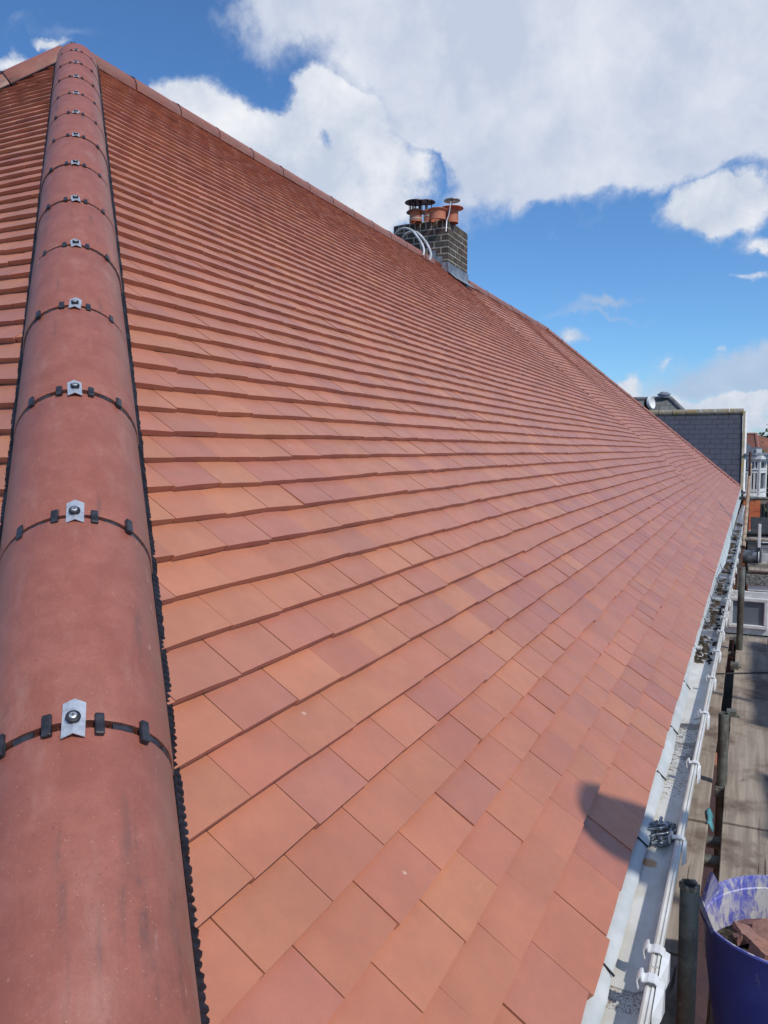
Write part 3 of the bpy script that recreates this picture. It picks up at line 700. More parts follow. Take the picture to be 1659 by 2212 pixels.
# lead apron and stepped side flashing
mb = MB(); mb.box((CX0-.02, CY0-.014, 3.45), (CX1+.02, CY0-.004, 3.79)); mb.add([(CX0-.03, CY0-.005, 3.665), (CX1+.03, CY0-.005, 3.665), (CX1+.03, CY0-.14, 3.545), (CX0-.03, CY0-.14, 3.545)], [(0, 1, 2, 3)])
mb.build('lead_apron', M_lead, chim)
mb = MB()
for i in range(3):
    y0 = CY0-.016+i*.105; z1 = 3.80+i*.094
    mb.box((CX0-.012, y0, z1-.30), (CX0-.004, y0+.1045, z1))
mb.build('step_flashing', M_lead, chim)
def pot(px, py_base, t, r, h, prof=None, bandz=None, z0=None):
    p = at(px, py_base, t); mb = MB(); M = Matrix.Translation((p.x, p.y, (z0 if z0 is not None else CZT-.02)))
    mb.lathe(prof or [(r*.98, 0), (r*.95, h*.5), (r*.95, h*.78), (r*1.02, h*.84), (r*1.16, h*.92), (r*1.17, h*.97), (r*1.08, h), (r*.82, h), (r*.78, h*.5), (r*.78, 0)], 28, M)
    o = mb.build('chimney_pot', M_terra, chim, smooth=True)
    if bandz:
        mb = MB(); mb.lathe([(r*.97, bandz), (r*1.0, bandz), (r*1.0, bandz+.018), (r*.97, bandz+.018)], 28, M); mb.build('pot_band', M_steel if False else M_mortar, chim)
    return p
def cowl(p, z, r, mat_, h=.13, brim=None, brimz=None, legs=4, dome=.03, rl=.11):
    mb = MB(); M = Matrix.Translation((p.x, p.y, 0))
    mb.lathe([(.0, z+h+dome), (r*.35, z+h+dome*.9), (r*.75, z+h+dome*.45), (r, z+h), (r*1.01, z+h-.012), (r*.96, z+h-.004), (r*.5, z+h+.002), (0, z+h+.006)], 28, M)
    for i in range(legs):
        a = .5+2*math.pi*i/legs; q = Vector((math.cos(a)*rl*.75, math.sin(a)*rl*.75, 0))
        mb.beam(Vector((p.x, p.y, z-.03))+q, Vector((p.x, p.y, z+h))+q, .014, .022 if legs > 2 else .014, up=Vector((-q.y, q.x, 0)).normalized())
    if brim:
        mb.lathe([(brim*.66, brimz+.03), (brim*.85, brimz+.018), (brim, brimz), (brim*1.0, brimz-.008), (brim*.85, brimz+.006), (brim*.62, brimz+.012)], 28, M)
    return mb.build('cowl', mat_, chim, smooth=True)
# pots as they stand on the stack
ZP = CZT-.02
pA = pot(898, 480, 12.05, .098, .17, bandz=.035)
cowl(pA, ZP+.20, .165, M_cowl, h=.10, brim=.145, brimz=ZP+.15, legs=5)
pB = pot(928, 470, 12.45, .10, .29, bandz=.19)
cowl(at(921, 470, 12.45), ZP+.31, .14, M_cowl, h=.12, legs=4)
pC = pot(945, 472, 11.95, .132, .16)
pD = pot(976, 480, 12.1, .098, .27, prof=[(.1, 0), (.098, .16), (.10, .195), (.13, .217), (.175, .225), (.178, .217), (.12, .205), (.08, .2), (.075, 0)], bandz=.12)
cowl(pD, ZP+.26, .125, M_chrome, h=.085, legs=2, dome=.025, rl=.03)
mb = MB()
for j in range(12):
    a = .3+j*.52; q = Vector((pA.x+math.cos(a)*.105, pA.y+math.sin(a)*.105, 0)); mb.tube([q+Vector((0, 0, ZP+.16)), q+Vector((0, 0, ZP+.30))], .002, 5)
for zz in (.2, .24, .28): mb.tube([(pA.x+math.cos(a_*.4)*.105, pA.y+math.sin(a_*.4)*.105, ZP+zz) for a_ in range(16)], .0015, 4, closed=True)
mb.build('cowl_mesh', M_cowl, chim)
mb = MB(); q = at(968, 431, 11.9)
mb.tube([at(974, 436, 11.95), at(970, 462, 11.75), at(965, 478, 11.62), at(963.5, 500, 11.6)], .007, 8); mb.build('gas_strap', M_steel, chim)
# two pale hoses looped over the ridge beside the stack
for pts in ([(853, 507, 11.9), (862, 497, 11.75), (875, 493, 11.6), (890, 498, 11.5), (902, 512, 11.4), (912, 528, 11.3), (916, 542, 11.2), (914, 552, 11.15)],
            [(868, 516, 11.9), (876, 506, 11.8), (888, 501, 11.7), (902, 503, 11.5), (918, 520, 11.35), (927, 536, 11.25), (931, 550, 11.15), (928, 562, 11.1)]):
    P = [at(*p) for p in pts]; Q = []
    for i in range(len(P)-1):
        a = P[max(i-1, 0)]; b = P[i]; c = P[i+1]; d = P[min(i+2, len(P)-1)]
        for s_ in (0, .33, .66):
            Q.append(.5*((2*b)+(c-a)*s_+(2*a-5*b+4*c-d)*s_*s_+(3*b-a-3*c+d)*s_**3))
    Q.append(P[-1]); mb = MB(); mb.tube(Q, .017, 10)
    o = mb.build('hose', M_hose, chim, smooth=True)
# lower lean-to roof seen through the gap of the boards
low = slope('lower_roof', (0.3, -1.9, -3.6), (1, 0, 0), (0, C42, S42), (0, -S42, C42), lambda s: 0, lambda s: 7.5, 2.95, 15, usag=False)

# ================================================================== SCREWS in the gutter
def screw_proto():
    mb = MB(); Lh = .06; pr = [(0, 0), (.0052, 0), (.0058, .0006), (.0058, .0032), (.0034, .0045)]
    zz = .0045; 
    pr.append((.0034, .026))
    zz = .027
    while zz < Lh-.006: pr += [(.0027, zz), (.0041, zz+.0009), (.0027, zz+.0018)]; zz += .0026
    pr += [(.0022, Lh-.006), (0, Lh)]
    mb.lathe(pr, 12)
    root = empty('screw', (0, 0, 0), 'silver screw in the loose pile in the gutter', 'screw', 'screws piled in the gutter')
    mb.build('shank', M_screwm, root, smooth=True, local=True)
    mb = MB(); mb.lathe([(0, -.0003), (.0021, -.0003), (.0021, -.0001)], 6); mb.build('drive_recess', M_cross, root, local=True)
    return root
sp0 = screw_proto(); rn = random.Random(77)
for i in range(24):
    o = sp0 if i == 0 else copy_tree(sp0)
    lay = 0 if i < 10 else (1 if i < 18 else 2)
    x = rn.uniform(1.89, 2.03); y = rn.uniform(-.078, -.014); spread = 1-.25*lay
    x = 1.955+(x-1.955)*spread; y = -.045+(y+.045)*spread
    ang = rn.gauss(.45, .3)+(math.pi if rn.random() < .45 else 0)
    a = Vector((math.cos(ang), -math.sin(ang), rn.uniform(-.1, .1))).normalized()
    zc = -.059+.0095*lay+.003*rn.random()+.0
    st = Vector((x, y, zc))-a*.03
    for _ in range(8):
        for e_ in (st, st+a*.06):
            if e_.y > -.002: st = st+Vector((0, -.002-e_.y, 0))
            if e_.y < -.080: st = st+Vector((0, -.080-e_.y, 0))
    o.rotation_mode = 'QUATERNION'; o.rotation_quaternion = a.to_track_quat('Z', 'Y'); o.location = st+Vector((0, 0, .002+abs(a.z)*.03))

# ================================================================== SCAFFOLD
sc = empty('scaffold', (5, -.6, -6), 'weathered grey steel tube scaffold along the eaves beside the gutter', 'scaffold')
def pole(x, y, z0, z1, r=.0242, name='standard', m=M_galv, top=None, rag=False, tilt=(0, 0)):
    mb = MB(); n = 24; N = 14; hgt = z1-z0
    top = Vector((x, y, z1)); bot = Vector((x+tilt[0], y+tilt[1], z0))
    d = (bot-top).normalized()
    prof_ = [(r, -hgt), (r, -hgt*.5), (r, -.6), (r, -.3), (r, -.002), (r*.96, 0), (r*.84, 0), (r*.82, -.004), (r*.82, -.25), (0, -.26)]
    M = Matrix.Translation(top)@((-d).to_track_quat('Z', 'Y').to_matrix().to_4x4())
    mb.lathe(prof_, n, M)
    if rag:
        rr = random.Random(2)
        for i, v in enumerate(mb.v):
            if v[2] > z1-.01:
                a = math.atan2(v[1]-y, v[0]-x); q = .008*noise.noise(Vector((math.cos(a)*2, math.sin(a)*2, 0)))
                mb.v[i] = (v[0]*1.0+q*.5, v[1]+q*.5, v[2]+q)
    return mb.build(name, m, sc, smooth=True)
pole(1.69, -.131, -6, -.035, .0205, rag=True)
pole(3.74, -.150, -6, -.262, .0235)
pole(6.5, -.188, -6, .055, .0242)
M_dirt = mat('dried_mortar', (.3, .25, .18), .95, .1, fn=vary((.12, .09, .06), (.45, .4, .32), 60), bump=(150, 1, .004))
mb = MB(); rr = random.Random(3)
for i in range(26):
    a = 2*math.pi*i/26
    if math.sin(a) < -.3 and rr.random() < .6: continue
    c_ = Vector((1.69+math.cos(a)*.0195, -.131+math.sin(a)*.0195, -.036)); mb.box(c_-Vector((.003, .003, .006)), c_+Vector((.003, .003, rr.uniform(.001, .006))), None, None)
mb.build('mortar_crust', M_dirt, sc)
for x in (2.0, 4.6, 7.4): pole(x, -1.45, -6, 1.2)
pole(12.6, -.205, -6, .93, .016, m=M_rust)
mb = MB(); mb.tube([(-1.5, -1.40, -.12), (8, -1.40, -.12)], .0242, 14); mb.build('guard_rail', M_galv, sc, smooth=True)
mb = MB(); mb.tube([(-1.5, -1.40, .38), (8, -1.40, .38)], .0242, 14); mb.build('guard_rail', M_galv, sc, smooth=True)
for x, ex in ((3.27, 0), (3.10, 0), (5.0, 0), (6.6, 0), (1.35, 0)):
    mb = MB(); mb.tube([(x, .2, -.667), (x, -1.6, -.667)], .0242, 14); mb.build('transom', M_galv, sc, smooth=True)
mb = MB(); mb.tube([(-1.5, -.185, -.716), (6.9, -.185, -.716)], .0242, 14); mb.build('ledger', M_galv, sc, smooth=True)
mb = MB(); mb.tube([(-1.5, -1.40, -.716), (8, -1.40, -.716)], .0242, 14); mb.build('ledger', M_galv, sc, smooth=True)
a = at(1596.5, 1076, 11.4); mb = MB(); mb.tube([a, a+Vector((0, -2.2, 0))], .0245, 14); mb.tube([a+Vector((0, -.0005, 0)), a+Vector((0, .001, 0))], .019, 14)
mb.build('ledger', M_galv, sc, smooth=True)
for x, y, z in ((5.9, -.165, -.58), (4.8, -.170, -.59), (3.74, -.15, -.63), (1.69, -.131, -.70), (12.6, -.205, .22)):
    mb = MB(); mb.box((x-.03, y-.028, z-.025), (x+.03, y+.028, z+.025)); mb.tube([(x-.02, y-.03, z), (x-.02, y-.045, z)], .008, 8); mb.tube([(x-.0, y+.02, z+.01), (x-.05, y+.022, z+.012)], .009, 8)
    bevel(mb.build('coupler', M_galv, sc), .006, 2)
# boards, each loose
def board(x0, x1, y0, y1, z, label, seed):
    mb = MB(); rn = random.Random(seed); n = max(4, int((x1-x0)/.15)); th = .038
    for i in range(n+1):
        x = x0+(x1-x0)*i/n; j0 = .0016*rn.uniform(-1, 1); j1 = .0016*rn.uniform(-1, 1); zz = .0012*rn.uniform(-1, 1)
        b = .003
        mb.v += [(x, y0+j0, z-th), (x, y0+j0, z-b), (x, y0+j0+b, z+zz), (x, y1+j1-b, z+zz), (x, y1+j1, z-b), (x, y1+j1, z-th)]
    for i in range(n):
        for q in range(6): mb.f.append((i*6+q, i*6+(q+1) % 6, (i+1)*6+(q+1) % 6, (i+1)*6+q)); mb.c.append(None); mb.mi.append(0)
    mb.f += [tuple(range(6)), tuple(range(n*6+5, n*6-1, -1))]; mb.c += [None]*2; mb.mi += [0]*2
    o = mb.build('scaffold_board', M_board); return tag(o, label, 'scaffold board', 'scaffold boards along the eaves')
board(3.305, 6.96, -.108, .117, -.600, 'long weathered scaffold board beside the gutter, past the pile of screws', 1)
board(2.33, 3.292, -.112, .113, -.603, 'short length of scaffold board under the gutter next to the screws', 2)
board(-.6, 2.318, -.088, .137, -.606, 'shaded scaffold board under the gutter at the bottom edge of the photo', 3)
board(3.330, 7.0, -.389, -.164, -.598, 'grey scaffold board with a long crack beyond the blue tub', 4)
board(2.18, 3.318, -.395, -.167, -.601, 'scaffold board with rough damp knots just behind the blue tub', 5)
board(-.9, 2.165, -.40, -.172, -.604, 'scaffold board the blue tub stands on', 6)
for i, y in enumerate((-.63, -.865, -1.10, -1.335)):
    board(-.9, 3.0, y, y+.225, -.600-.001*i, '', 10+i); board(3.01, 7.0, y, y+.225, -.600-.001*i, '', 20+i)
bl = ['second', 'third', 'fourth', 'outermost']
ob = [o for o in bpy.data.objects if o.name.startswith('scaffold_board') and 'label' not in o]
for i, o in enumerate(ob): o['label'] = bl[i//2]+(' near' if i % 2 == 0 else ' far')+' scaffold board outward from the one under the blue tub'
# unseen sheets, added along the outer rail to throw shade on the boards
def sheet_(x0, x1, zt_, label):
    mb = MB(); nx, nz = 24, 14
    for i in range(nx+1):
        for j in range(nz+1):
            x = x0+(x1-x0)*i/nx; z = -.58+(zt_+.58)*j/nz; mb.v.append((x+.01*math.sin(j), -1.435-.03*noise.noise(Vector((x*2, z*2, 0)))-.012*math.sin(x*9), z-.05*noise.noise(Vector((x*3, 0, 0)))*(j/nz)))
    for i in range(nx):
        for j in range(nz): mb.f.append((i*(nz+1)+j, (i+1)*(nz+1)+j, (i+1)*(nz+1)+j+1, i*(nz+1)+j+1)); mb.c.append(None); mb.mi.append(0)
    o = mb.build('shade_sheet', colmat('grey_shade_sheet', (.16, .18, .17), .7), smooth=True); m_ = o.modifiers.new('s', 'SOLIDIFY'); m_.thickness = .003; tag(o, label, 'shade_sheet')
sheet_(4.15, 6.3, .86, 'wide grey sheet, unseen, added on the outer scaffold rail to shade the boards')
sheet_(2.75, 3.45, .78, 'narrow grey sheet, unseen, added on the outer scaffold rail to shade the boards nearer the tub')
# black cable across the boards
mb = MB(); mb.tube([(5.70, .10, -.592), (5.69, -.06, -.5925), (5.74, -.16, -.5915), (5.86, -.38, -.5915), (5.95, -.7, -.5925), (5.9, -1.1, -.5925)], .0045, 8)
tag(mb.build('cable', M_black, smooth=True), 'thin black cable lying across the scaffold boards', 'cable')
# a bit of turquoise cloth caught at a board corner
mb = MB(); pts = []
for i in range(7):
    for j in range(4): pts.append((3.42-.022*i, -.105-.008*j+.004*math.sin(i), -.592+.002*math.sin(i*2+j)-.018*max(0, j-1)-.004*max(0, i-4)))
mb.add(pts, [(i*4+j, i*4+j+1, i*4+5+j, i*4+4+j) for i in range(6) for j in range(3)])
o = mb.build('rag', colmat('turquoise_cloth', (.10, .32, .36), .8), smooth=True); m_ = o.modifiers.new('s', 'SOLIDIFY'); m_.thickness = .002
tag(o, 'small turquoise rag caught at the corner of a scaffold board', 'rag')
# leaning wooden pole far along the eaves
mb = MB(); A_ = at(1621.5, 1003, 11.9); B_ = at(1606, 1182, 10.2); mb.tube([B_, B_.lerp(A_, .3), B_.lerp(A_, .7), A_], [.026, .026, .023, .0205], 14)
tag(mb.build('wooden_pole', M_tan, smooth=True), 'pale round pole standing up past the far end of the gutter', 'pole')

# ================================================================== PERSON on the scaffold, unseen, placed to cast the shadow on the eaves
def skin_person():
    root = empty('person', (1.40, -.895, -.6), 'unseen person in navy work clothes and yellow hard hat, placed on the scaffold for the shadow on the eaves', 'person')
    base = Vector((1.72, -.80, -.6))
    J = dict(pel=(0, 0, .93), sp=(0, .01, 1.12), ch=(0, .03, 1.32), nk=(0, .07, 1.47), hd=(0, .10, 1.56), hd2=(0, .12, 1.64),
             sl=(-.18, .03, 1.42), el=(-.25, .08, 1.17), wl=(-.16, .27, 1.02), hl=(-.15, .33, 1.0),
             sr=(.17, .04, 1.40), er=(.265, .10, 1.46), wr=(.16, .17, 1.58), hr=(.125, .19, 1.61),
             hipl=(-.10, 0, .90), knl=(-.12, .05, .50), anl=(-.13, .0, .09), tol=(-.13, .17, .035),
             hipr=(.10, 0, .90), knr=(.13, .03, .50), anr=(.14, -.04, .09), tor=(.14, .13, .035))
    RD = dict(pel=.15, sp=.135, ch=.155, nk=.062, hd=.088, hd2=.092, sl=.075, el=.048, wl=.03, hl=.034, sr=.075, er=.048, wr=.03, hr=.034,
              hipl=.10, knl=.068, anl=.048, tol=.042, hipr=.10, knr=.068, anr=.048, tor=.042)
    E_ = [('pel','sp'),('sp','ch'),('ch','nk'),('nk','hd'),('hd','hd2'),('ch','sl'),('sl','el'),('el','wl'),('wl','hl'),('ch','sr'),('sr','er'),('er','wr'),('wr','hr'),
          ('pel','hipl'),('hipl','knl'),('knl','anl'),('anl','tol'),('pel','hipr'),('hipr','knr'),('knr','anr'),('anr','tor')]
    for side, hn in (('l', 'hl'), ('r', 'hr')):
        h0 = Vector(J[hn]); wr = Vector(J['w'+side]); d = (h0-wr).normalized(); s_ = d.cross(Vector((0, 0, 1))).normalized()
        for f in range(4):
            q = h0+s_*(.011*(f-1.5))*1.7+d*.03; n1 = f'{side}f{f}a'; n2 = f'{side}f{f}b'
            J[n1] = tuple(q+d*(.02+.004*(1.5-abs(f-1.5)))); J[n2] = tuple(q+d*(.045+.006*(1.5-abs(f-1.5)))-Vector((0, 0, .015))); RD[n1] = .0095; RD[n2] = .008
            E_ += [(hn, n1), (n1, n2)]
        t1 = h0+s_*(.035 if side == 'l' else -.035)+d*.005; t2 = t1+d*.025; J[side+'t1'] = tuple(t1); J[side+'t2'] = tuple(t2); RD[side+'t1'] = .0105; RD[side+'t2'] = .009
        E_ += [(hn, side+'t1'), (side+'t1', side+'t2')]
    names = list(J); me = bpy.data.meshes.new('body'); me.from_pydata([J[n] for n in names], [(names.index(a), names.index(b)) for a, b in E_], [])
    o = bpy.data.objects.new('body', me); col.objects.link(o); o.parent = root
    me.materials.append(colmat('navy_workwear', (.03, .035, .06), .85))
    sk = o.modifiers.new('skin', 'SKIN'); me.skin_vertices.new() if not me.skin_vertices else None
    for i, n in enumerate(names):
        sv = me.skin_vertices[0].data[i]; sv.radius = (RD[n], RD[n]*(.72 if n in ('pel', 'sp', 'ch') else 1)); sv.use_root = (n == 'pel')
    ss_ = o.modifiers.new('sub', 'SUBSURF'); ss_.levels = 2; ss_.render_levels = 2
    # head with face features, hands coloured skin
    msk = colmat('skin_tone', (.50, .28, .20), .55)
    mb = MB(); M = Matrix.Translation((0, .125, 1.62))
    mb.lathe([(0, -.125), (.035, -.118), (.058, -.09), (.070, -.05), (.078, 0), (.079, .04), (.07, .085), (.045, .115), (0, .125)], 24, M@Matrix.Diagonal((1, 1.2, 1, 1)))
    mb.add([(-.014, .215, 1.60), (.014, .215, 1.60), (0, .243, 1.597), (0, .214, 1.645)], [(0, 1, 2), (0, 2, 3), (1, 3, 2)])
    for s_ in (-1, 1): mb.lathe([(0, -.012), (.022, -.008), (.027, 0), (.02, .008), (0, .01)], 12, Matrix.Translation((s_*.083, .125, 1.615))@Matrix.Rotation(math.pi/2, 4, 'Y'))
    mb.build('head', msk, root, smooth=True, local=True)
    mb = MB()
    for s_ in (-1, 1): mb.lathe([(0, -.008), (.009, 0), (0, .008)], 12, Matrix.Translation((s_*.030, .208, 1.635)))
    mb.box((-.022, .2085, 1.566), (.022, .2115, 1.571)); mb.build('face_detail', colmat('dark_eye', (.05, .025, .02), .4), root, local=True)
    mb = MB(); M = Matrix.Translation((0, .12, 1.66))
    mb.lathe([(0, .105), (.05, .098), (.088, .07), (.108, .03), (.112, .0), (.135, -.008), (.137, -.012), (.11, -.008), (.105, 0), (0, .06)], 28, M@Matrix.Diagonal((1, 1.2, 1, 1)))
    mb.build('hard_hat', colmat('yellow_plastic', (.7, .5, .04), .35), root, smooth=True, local=True)
skin_person()

# ================================================================== TUB with broken tiles
TX, TY, TZ = 2.055, -.362, -.270; RTUB = .222; BZ = -.602
tub = empty('tub', (TX, TY, BZ), 'blue flexible tub splashed with dried plaster, full of broken tiles, on the scaffold board', 'tub')
mb = MB(); n = 64
prof_o = [(0, BZ+.001), (.165, BZ+.001), (.178, BZ+.012), (.192, BZ+.10), (.208, BZ+.22), (.217, -.29), (RTUB, -.283), (RTUB+.003, TZ-.004), (RTUB+.001, TZ)]
prof_i = [(RTUB-.004, TZ), (RTUB-.006, TZ-.006), (.213, -.292), (.2125, -.30), (.2095, -.303), (.200, BZ+.2), (.185, BZ+.09), (.17, BZ+.016), (0, BZ+.012)]
wobx = lambda a: 1+.012*math.sin(2*a+.6)+.006*math.sin(3*a+1)
for li, prf in ((0, prof_o), (1, prof_i)):
    b = len(mb.v)
    for (r, z) in prf:
        for q in range(n):
            a = 2*math.pi*q/n; f = 1+(wobx(a)-1)*((z-BZ)/.33); mb.v.append((TX+r*f*math.cos(a), TY+r*f*math.sin(a), z+(.006*math.sin(2*a+2) if z > -.31 else 0)))
    for i in range(len(prf)-1):
        for q in range(n): mb.f.append((b+i*n+q, b+i*n+(q+1) % n, b+(i+1)*n+(q+1) % n, b+(i+1)*n+q)); mb.c.append((li, li, li, 1)); mb.mi.append(0)
b = len(prof_o)*n
for q in range(n): mb.f.append(((len(prof_o)-1)*n+q, (len(prof_o)-1)*n+(q+1) % n, b+(q+1) % n, b+q)); mb.c.append((1, 1, 1, 1)); mb.mi.append(0)
mb.build('bucket_body', M_tub, tub, smooth=True)
# handle: a flap loop rising from the rim towards the roof side
def horn(a0, a1, apex, name='handle'):
    mb = MB(); N = 10; c_ = Vector((TX, TY, 0)); apex = Vector(apex); pts = []
    for i in range(N+1):
        t = i/N; w_ = (1-t)**.8*.5+.04*(1-t)
        am = (a0+a1)/2; ha = (a1-a0)*w_
        for sg in (-1, 1):
            a = am+sg*ha; rr = RTUB*wobx(a)-.002; p0 = Vector((TX+rr*math.cos(a), TY+rr*math.sin(a), TZ-.012+.006*math.sin(2*a+2)))
            p = p0.lerp(apex+(p0-Vector((TX+rr*math.cos(am), TY+rr*math.sin(am), p0.z)))*.12, t**.9)+Vector((0, 0, .012*math.sin(math.pi*t)))
            nn = Vector((math.cos(am), math.sin(am), 0))*.0045
            pts += [p-nn, p+nn]
    fs = []
    for i in range(N):
        b = i*4; fs += [(b, b+2, b+6, b+4), (b+1, b+5, b+7, b+3), (b, b+4, b+5, b+1), (b+2, b+3, b+7, b+6)]
    fs.append((N*4, N*4+1, N*4+3, N*4+2)); mb.add(pts, fs, (.75, .75, .75, 1))
    return mb.build(name, M_tub, tub, smooth=True)
horn(R(54), R(82), at(1538, 1884, 2.05)); horn(R(92), R(122), at(1495.6, 1911, 1.87)); horn(R(240), R(268), (2.02, -.64, -.2)); horn(R(280), R(308), (2.15, -.64, -.2))
# rubble
rn = random.Random(91)
def rubble(c, sz, rot, colr, label, th=.018, bend=0.0):
    mb = MB(); n = rn.choice((5, 6, 7)); pts = []
    for i in range(n):
        a = 2*math.pi*i/n+rn.uniform(-.25, .25); pts.append((math.cos(a)*sz[0]*rn.uniform(.75, 1.05), math.sin(a)*sz[1]*rn.uniform(.75, 1.05)))
    M = Matrix.Translation(c)@Matrix.Rotation(rot[2], 4, 'Z')@Matrix.Rotation(rot[1], 4, 'Y')@Matrix.Rotation(rot[0], 4, 'X')
    # subdivided outline for a broken edge
    out = []
    for i in range(n):
        p, q = pts[i], pts[(i+1) % n]
        for t in (0, .25, .5, .75): out.append((p[0]+(q[0]-p[0])*t+rn.uniform(-.002, .002), p[1]+(q[1]-p[1])*t+rn.uniform(-.002, .002)))
    m = len(out); zf = lambda x, y: -bend*(x/sz[0])**2
    topv = [M@Vector((x, y, th/2+zf(x, y)+rn.uniform(-.0004, .0004))) for x, y in out]; botv = [M@Vector((x*.97+rn.uniform(-.002, .002), y*.97+rn.uniform(-.002, .002), -th/2+zf(x, y))) for x, y in out]
    ring = [M@Vector((x*.5, y*.5, th/2+zf(x*.5, 0))) for x, y in out]; ct = M@Vector((0, 0, th/2)); cbv = M@Vector((0, 0, -th/2))
    mb.add(topv+botv+ring+[ct, cbv], [(i, (i+1) % m, 2*m+(i+1) % m, 2*m+i) for i in range(m)]+[(2*m+i, 2*m+(i+1) % m, 3*m) for i in range(m)]+[(i, m+i, m+(i+1) % m, (i+1) % m) for i in range(m)]+[(m+i, 3*m+1, m+(i+1) % m) for i in range(m)], colr)
    return tag(mb.build('tile_fragment', M_rubble), label, 'broken tile', 'broken tiles in the blue tub')
RB = [(.34, .19, .155, 1), (.29, .155, .13, 1), (.25, .14, .125, 1), (.38, .20, .15, 1)]
rubble(Vector((2.10, -.365, -.318)), (.125, .055), (.30, -.10, -1.35), RB[0], 'long curved tile piece lying on top of the rubble in the blue tub', .02, .022)
rubble(Vector((1.985, -.305, -.328)), (.07, .045), (.25, .3, -.5), RB[3], 'pinkish broken tile block nearest the tub wall, with a rough broken side', .03)
rubble(Vector((2.03, -.262, -.318)), (.05, .030), (.1, -.2, .9), RB[0], 'small pale tile chip against the tub wall on the gutter side', .014)
rubble(Vector((2.04, -.335, -.348)), (.055, .045), (-.3, .2, .2), RB[2], 'dark broken tile block in the middle of the tub rubble', .03)
rubble(Vector((1.96, -.375, -.328)), (.06, .055), (.7, .1, -.1), RB[1], 'upright brown tile piece at the near side of the tub', .02)
for i in range(12):
    a = rn.random()*6.28; r = .15*math.sqrt(rn.random())
    rubble(Vector((TX+r*math.cos(a), TY+r*math.sin(a), rn.uniform(-.405, -.352))), (rn.uniform(.04, .07), rn.uniform(.03, .05)), (rn.uniform(-.5, .5), rn.uniform(-.5, .5), rn.random()*6), rn.choice(RB), 'brown tile fragment deeper down in the blue tub', .02)
mb = MB(); mb.lathe([(0, -.375), (.10, -.38), (.205, -.395)], 24, Matrix.Translation((TX, TY, 0)))
for i, v in enumerate(mb.v): mb.v[i] = (v[0], v[1], v[2]+.01*noise.noise(Vector(v)*30))
tag(mb.build('rubble_dust', M_debris), 'fine rubble filling the bottom of the blue tub', 'rubble', kind='stuff')

# ================================================================== EXTENSION with the white window beyond the boards
ext = empty('extension', (10, -2, -6), 'flat roofed rendered extension with a white opening window, beyond the end of the scaffold boards', 'extension')
t8 = 8.0; WX = at(1620, 1270, t8).x
zc = lambda py, t=t8: at(1620, py, t).z
yc = lambda px, t=t8: at(px, 1300, t).y
mb = MB(); mb.box((WX+.05, -4.2, -6), (WX+4.2, -.26, zc(1262))); mb.build('wall', M_render, ext)
mb = MB(); mb.box((WX-.03, -4.3, zc(1262)), (WX+.12, -.215, zc(1240))); mb.build('roof_edge', M_concrete, ext)
mb = MB(); mb.box((WX+.121, -4.3, zc(1262)), (WX+4.3, -.215, zc(1241))); mb.build('felt_roof', M_felt, ext)
mb = MB(); mb.box((WX-.012, -4.25, zc(1275)), (WX+.049, -.235, zc(1263))); mb.build('fascia', M_white, ext)
# the window: outer frame, sash, glass, handle
wy0, wy1 = yc(1668), yc(1559); wz0, wz1 = zc(1371), zc(1277)
def rectframe(mb, X, y0, y1, z0, z1, wd, x0, x1):
    mb.box((x0, y0, z0), (x1, y1, z0+wd)); mb.box((x0, y0, z1-wd), (x1, y1, z1)); mb.box((x0, y0, z0+wd), (x1, y0+wd, z1-wd)); mb.box((x0, y1-wd, z0+wd), (x1, y1, z1-wd))
mb = MB(); rectframe(mb, 0, wy0-.02, wy1, wz0, wz1, .062, WX-.03, WX+.05); wf = bevel(mb.build('window', M_pvc, ext), .006, 2)
mb = MB(); rectframe(mb, 0, wy0+.035, wy1-.062, wz0+.062, wz1-.062, .04, WX-.055, WX-.005); bevel(mb.build('sash', M_pvc, wf), .008, 2)
mb = MB(); mb.box((WX-.03, wy0+.06, wz0+.08), (WX-.02, wy1-.08, wz1-.08)); mb.build('pane', M_paleglass, wf)
mb = MB(); hy = yc(1575); mb.box((WX-.075, hy-.010, zc(1352)), (WX-.058, hy+.006, zc(1322))); bevel(mb.build('handle', M_pvc, wf), .004, 2)
mb = MB(); mb.box((WX-.12, -4, zc(1382)), (WX+.04, yc(1566), zc(1374))); mb.build('sill', M_concrete, ext)
# things standing on the flat roof
def plank(y0, y1, x0, x1, z0, z1, label, m=M_board, rot=0):
    mb = MB(); mb.box((x0, y0, z0), (x1, y1, z1)); return tag(bevel(mb.build('plank', m), .004, 2), label, 'plank', 'old planks on the flat roof')
zr = zc(1240)
plank(-1.2, -.235, WX+.02, WX+.20, zr+.002, zr+.045, 'front weathered plank on the flat roof edge, with a reddish front edge', M_board)
plank(-.75, -.225, WX+.30, WX+.50, zr+.002, zr+.075, 'upper grey plank on the flat roof under the metal cylinder')
mb = MB(); mb.box((WX+.005, -1.2, zr+.002), (WX+.0185, -.25, zr+.028)); tag(mb.build('batten', M_rust), 'thin reddish batten along the front of the weathered plank on the flat roof', 'batten')
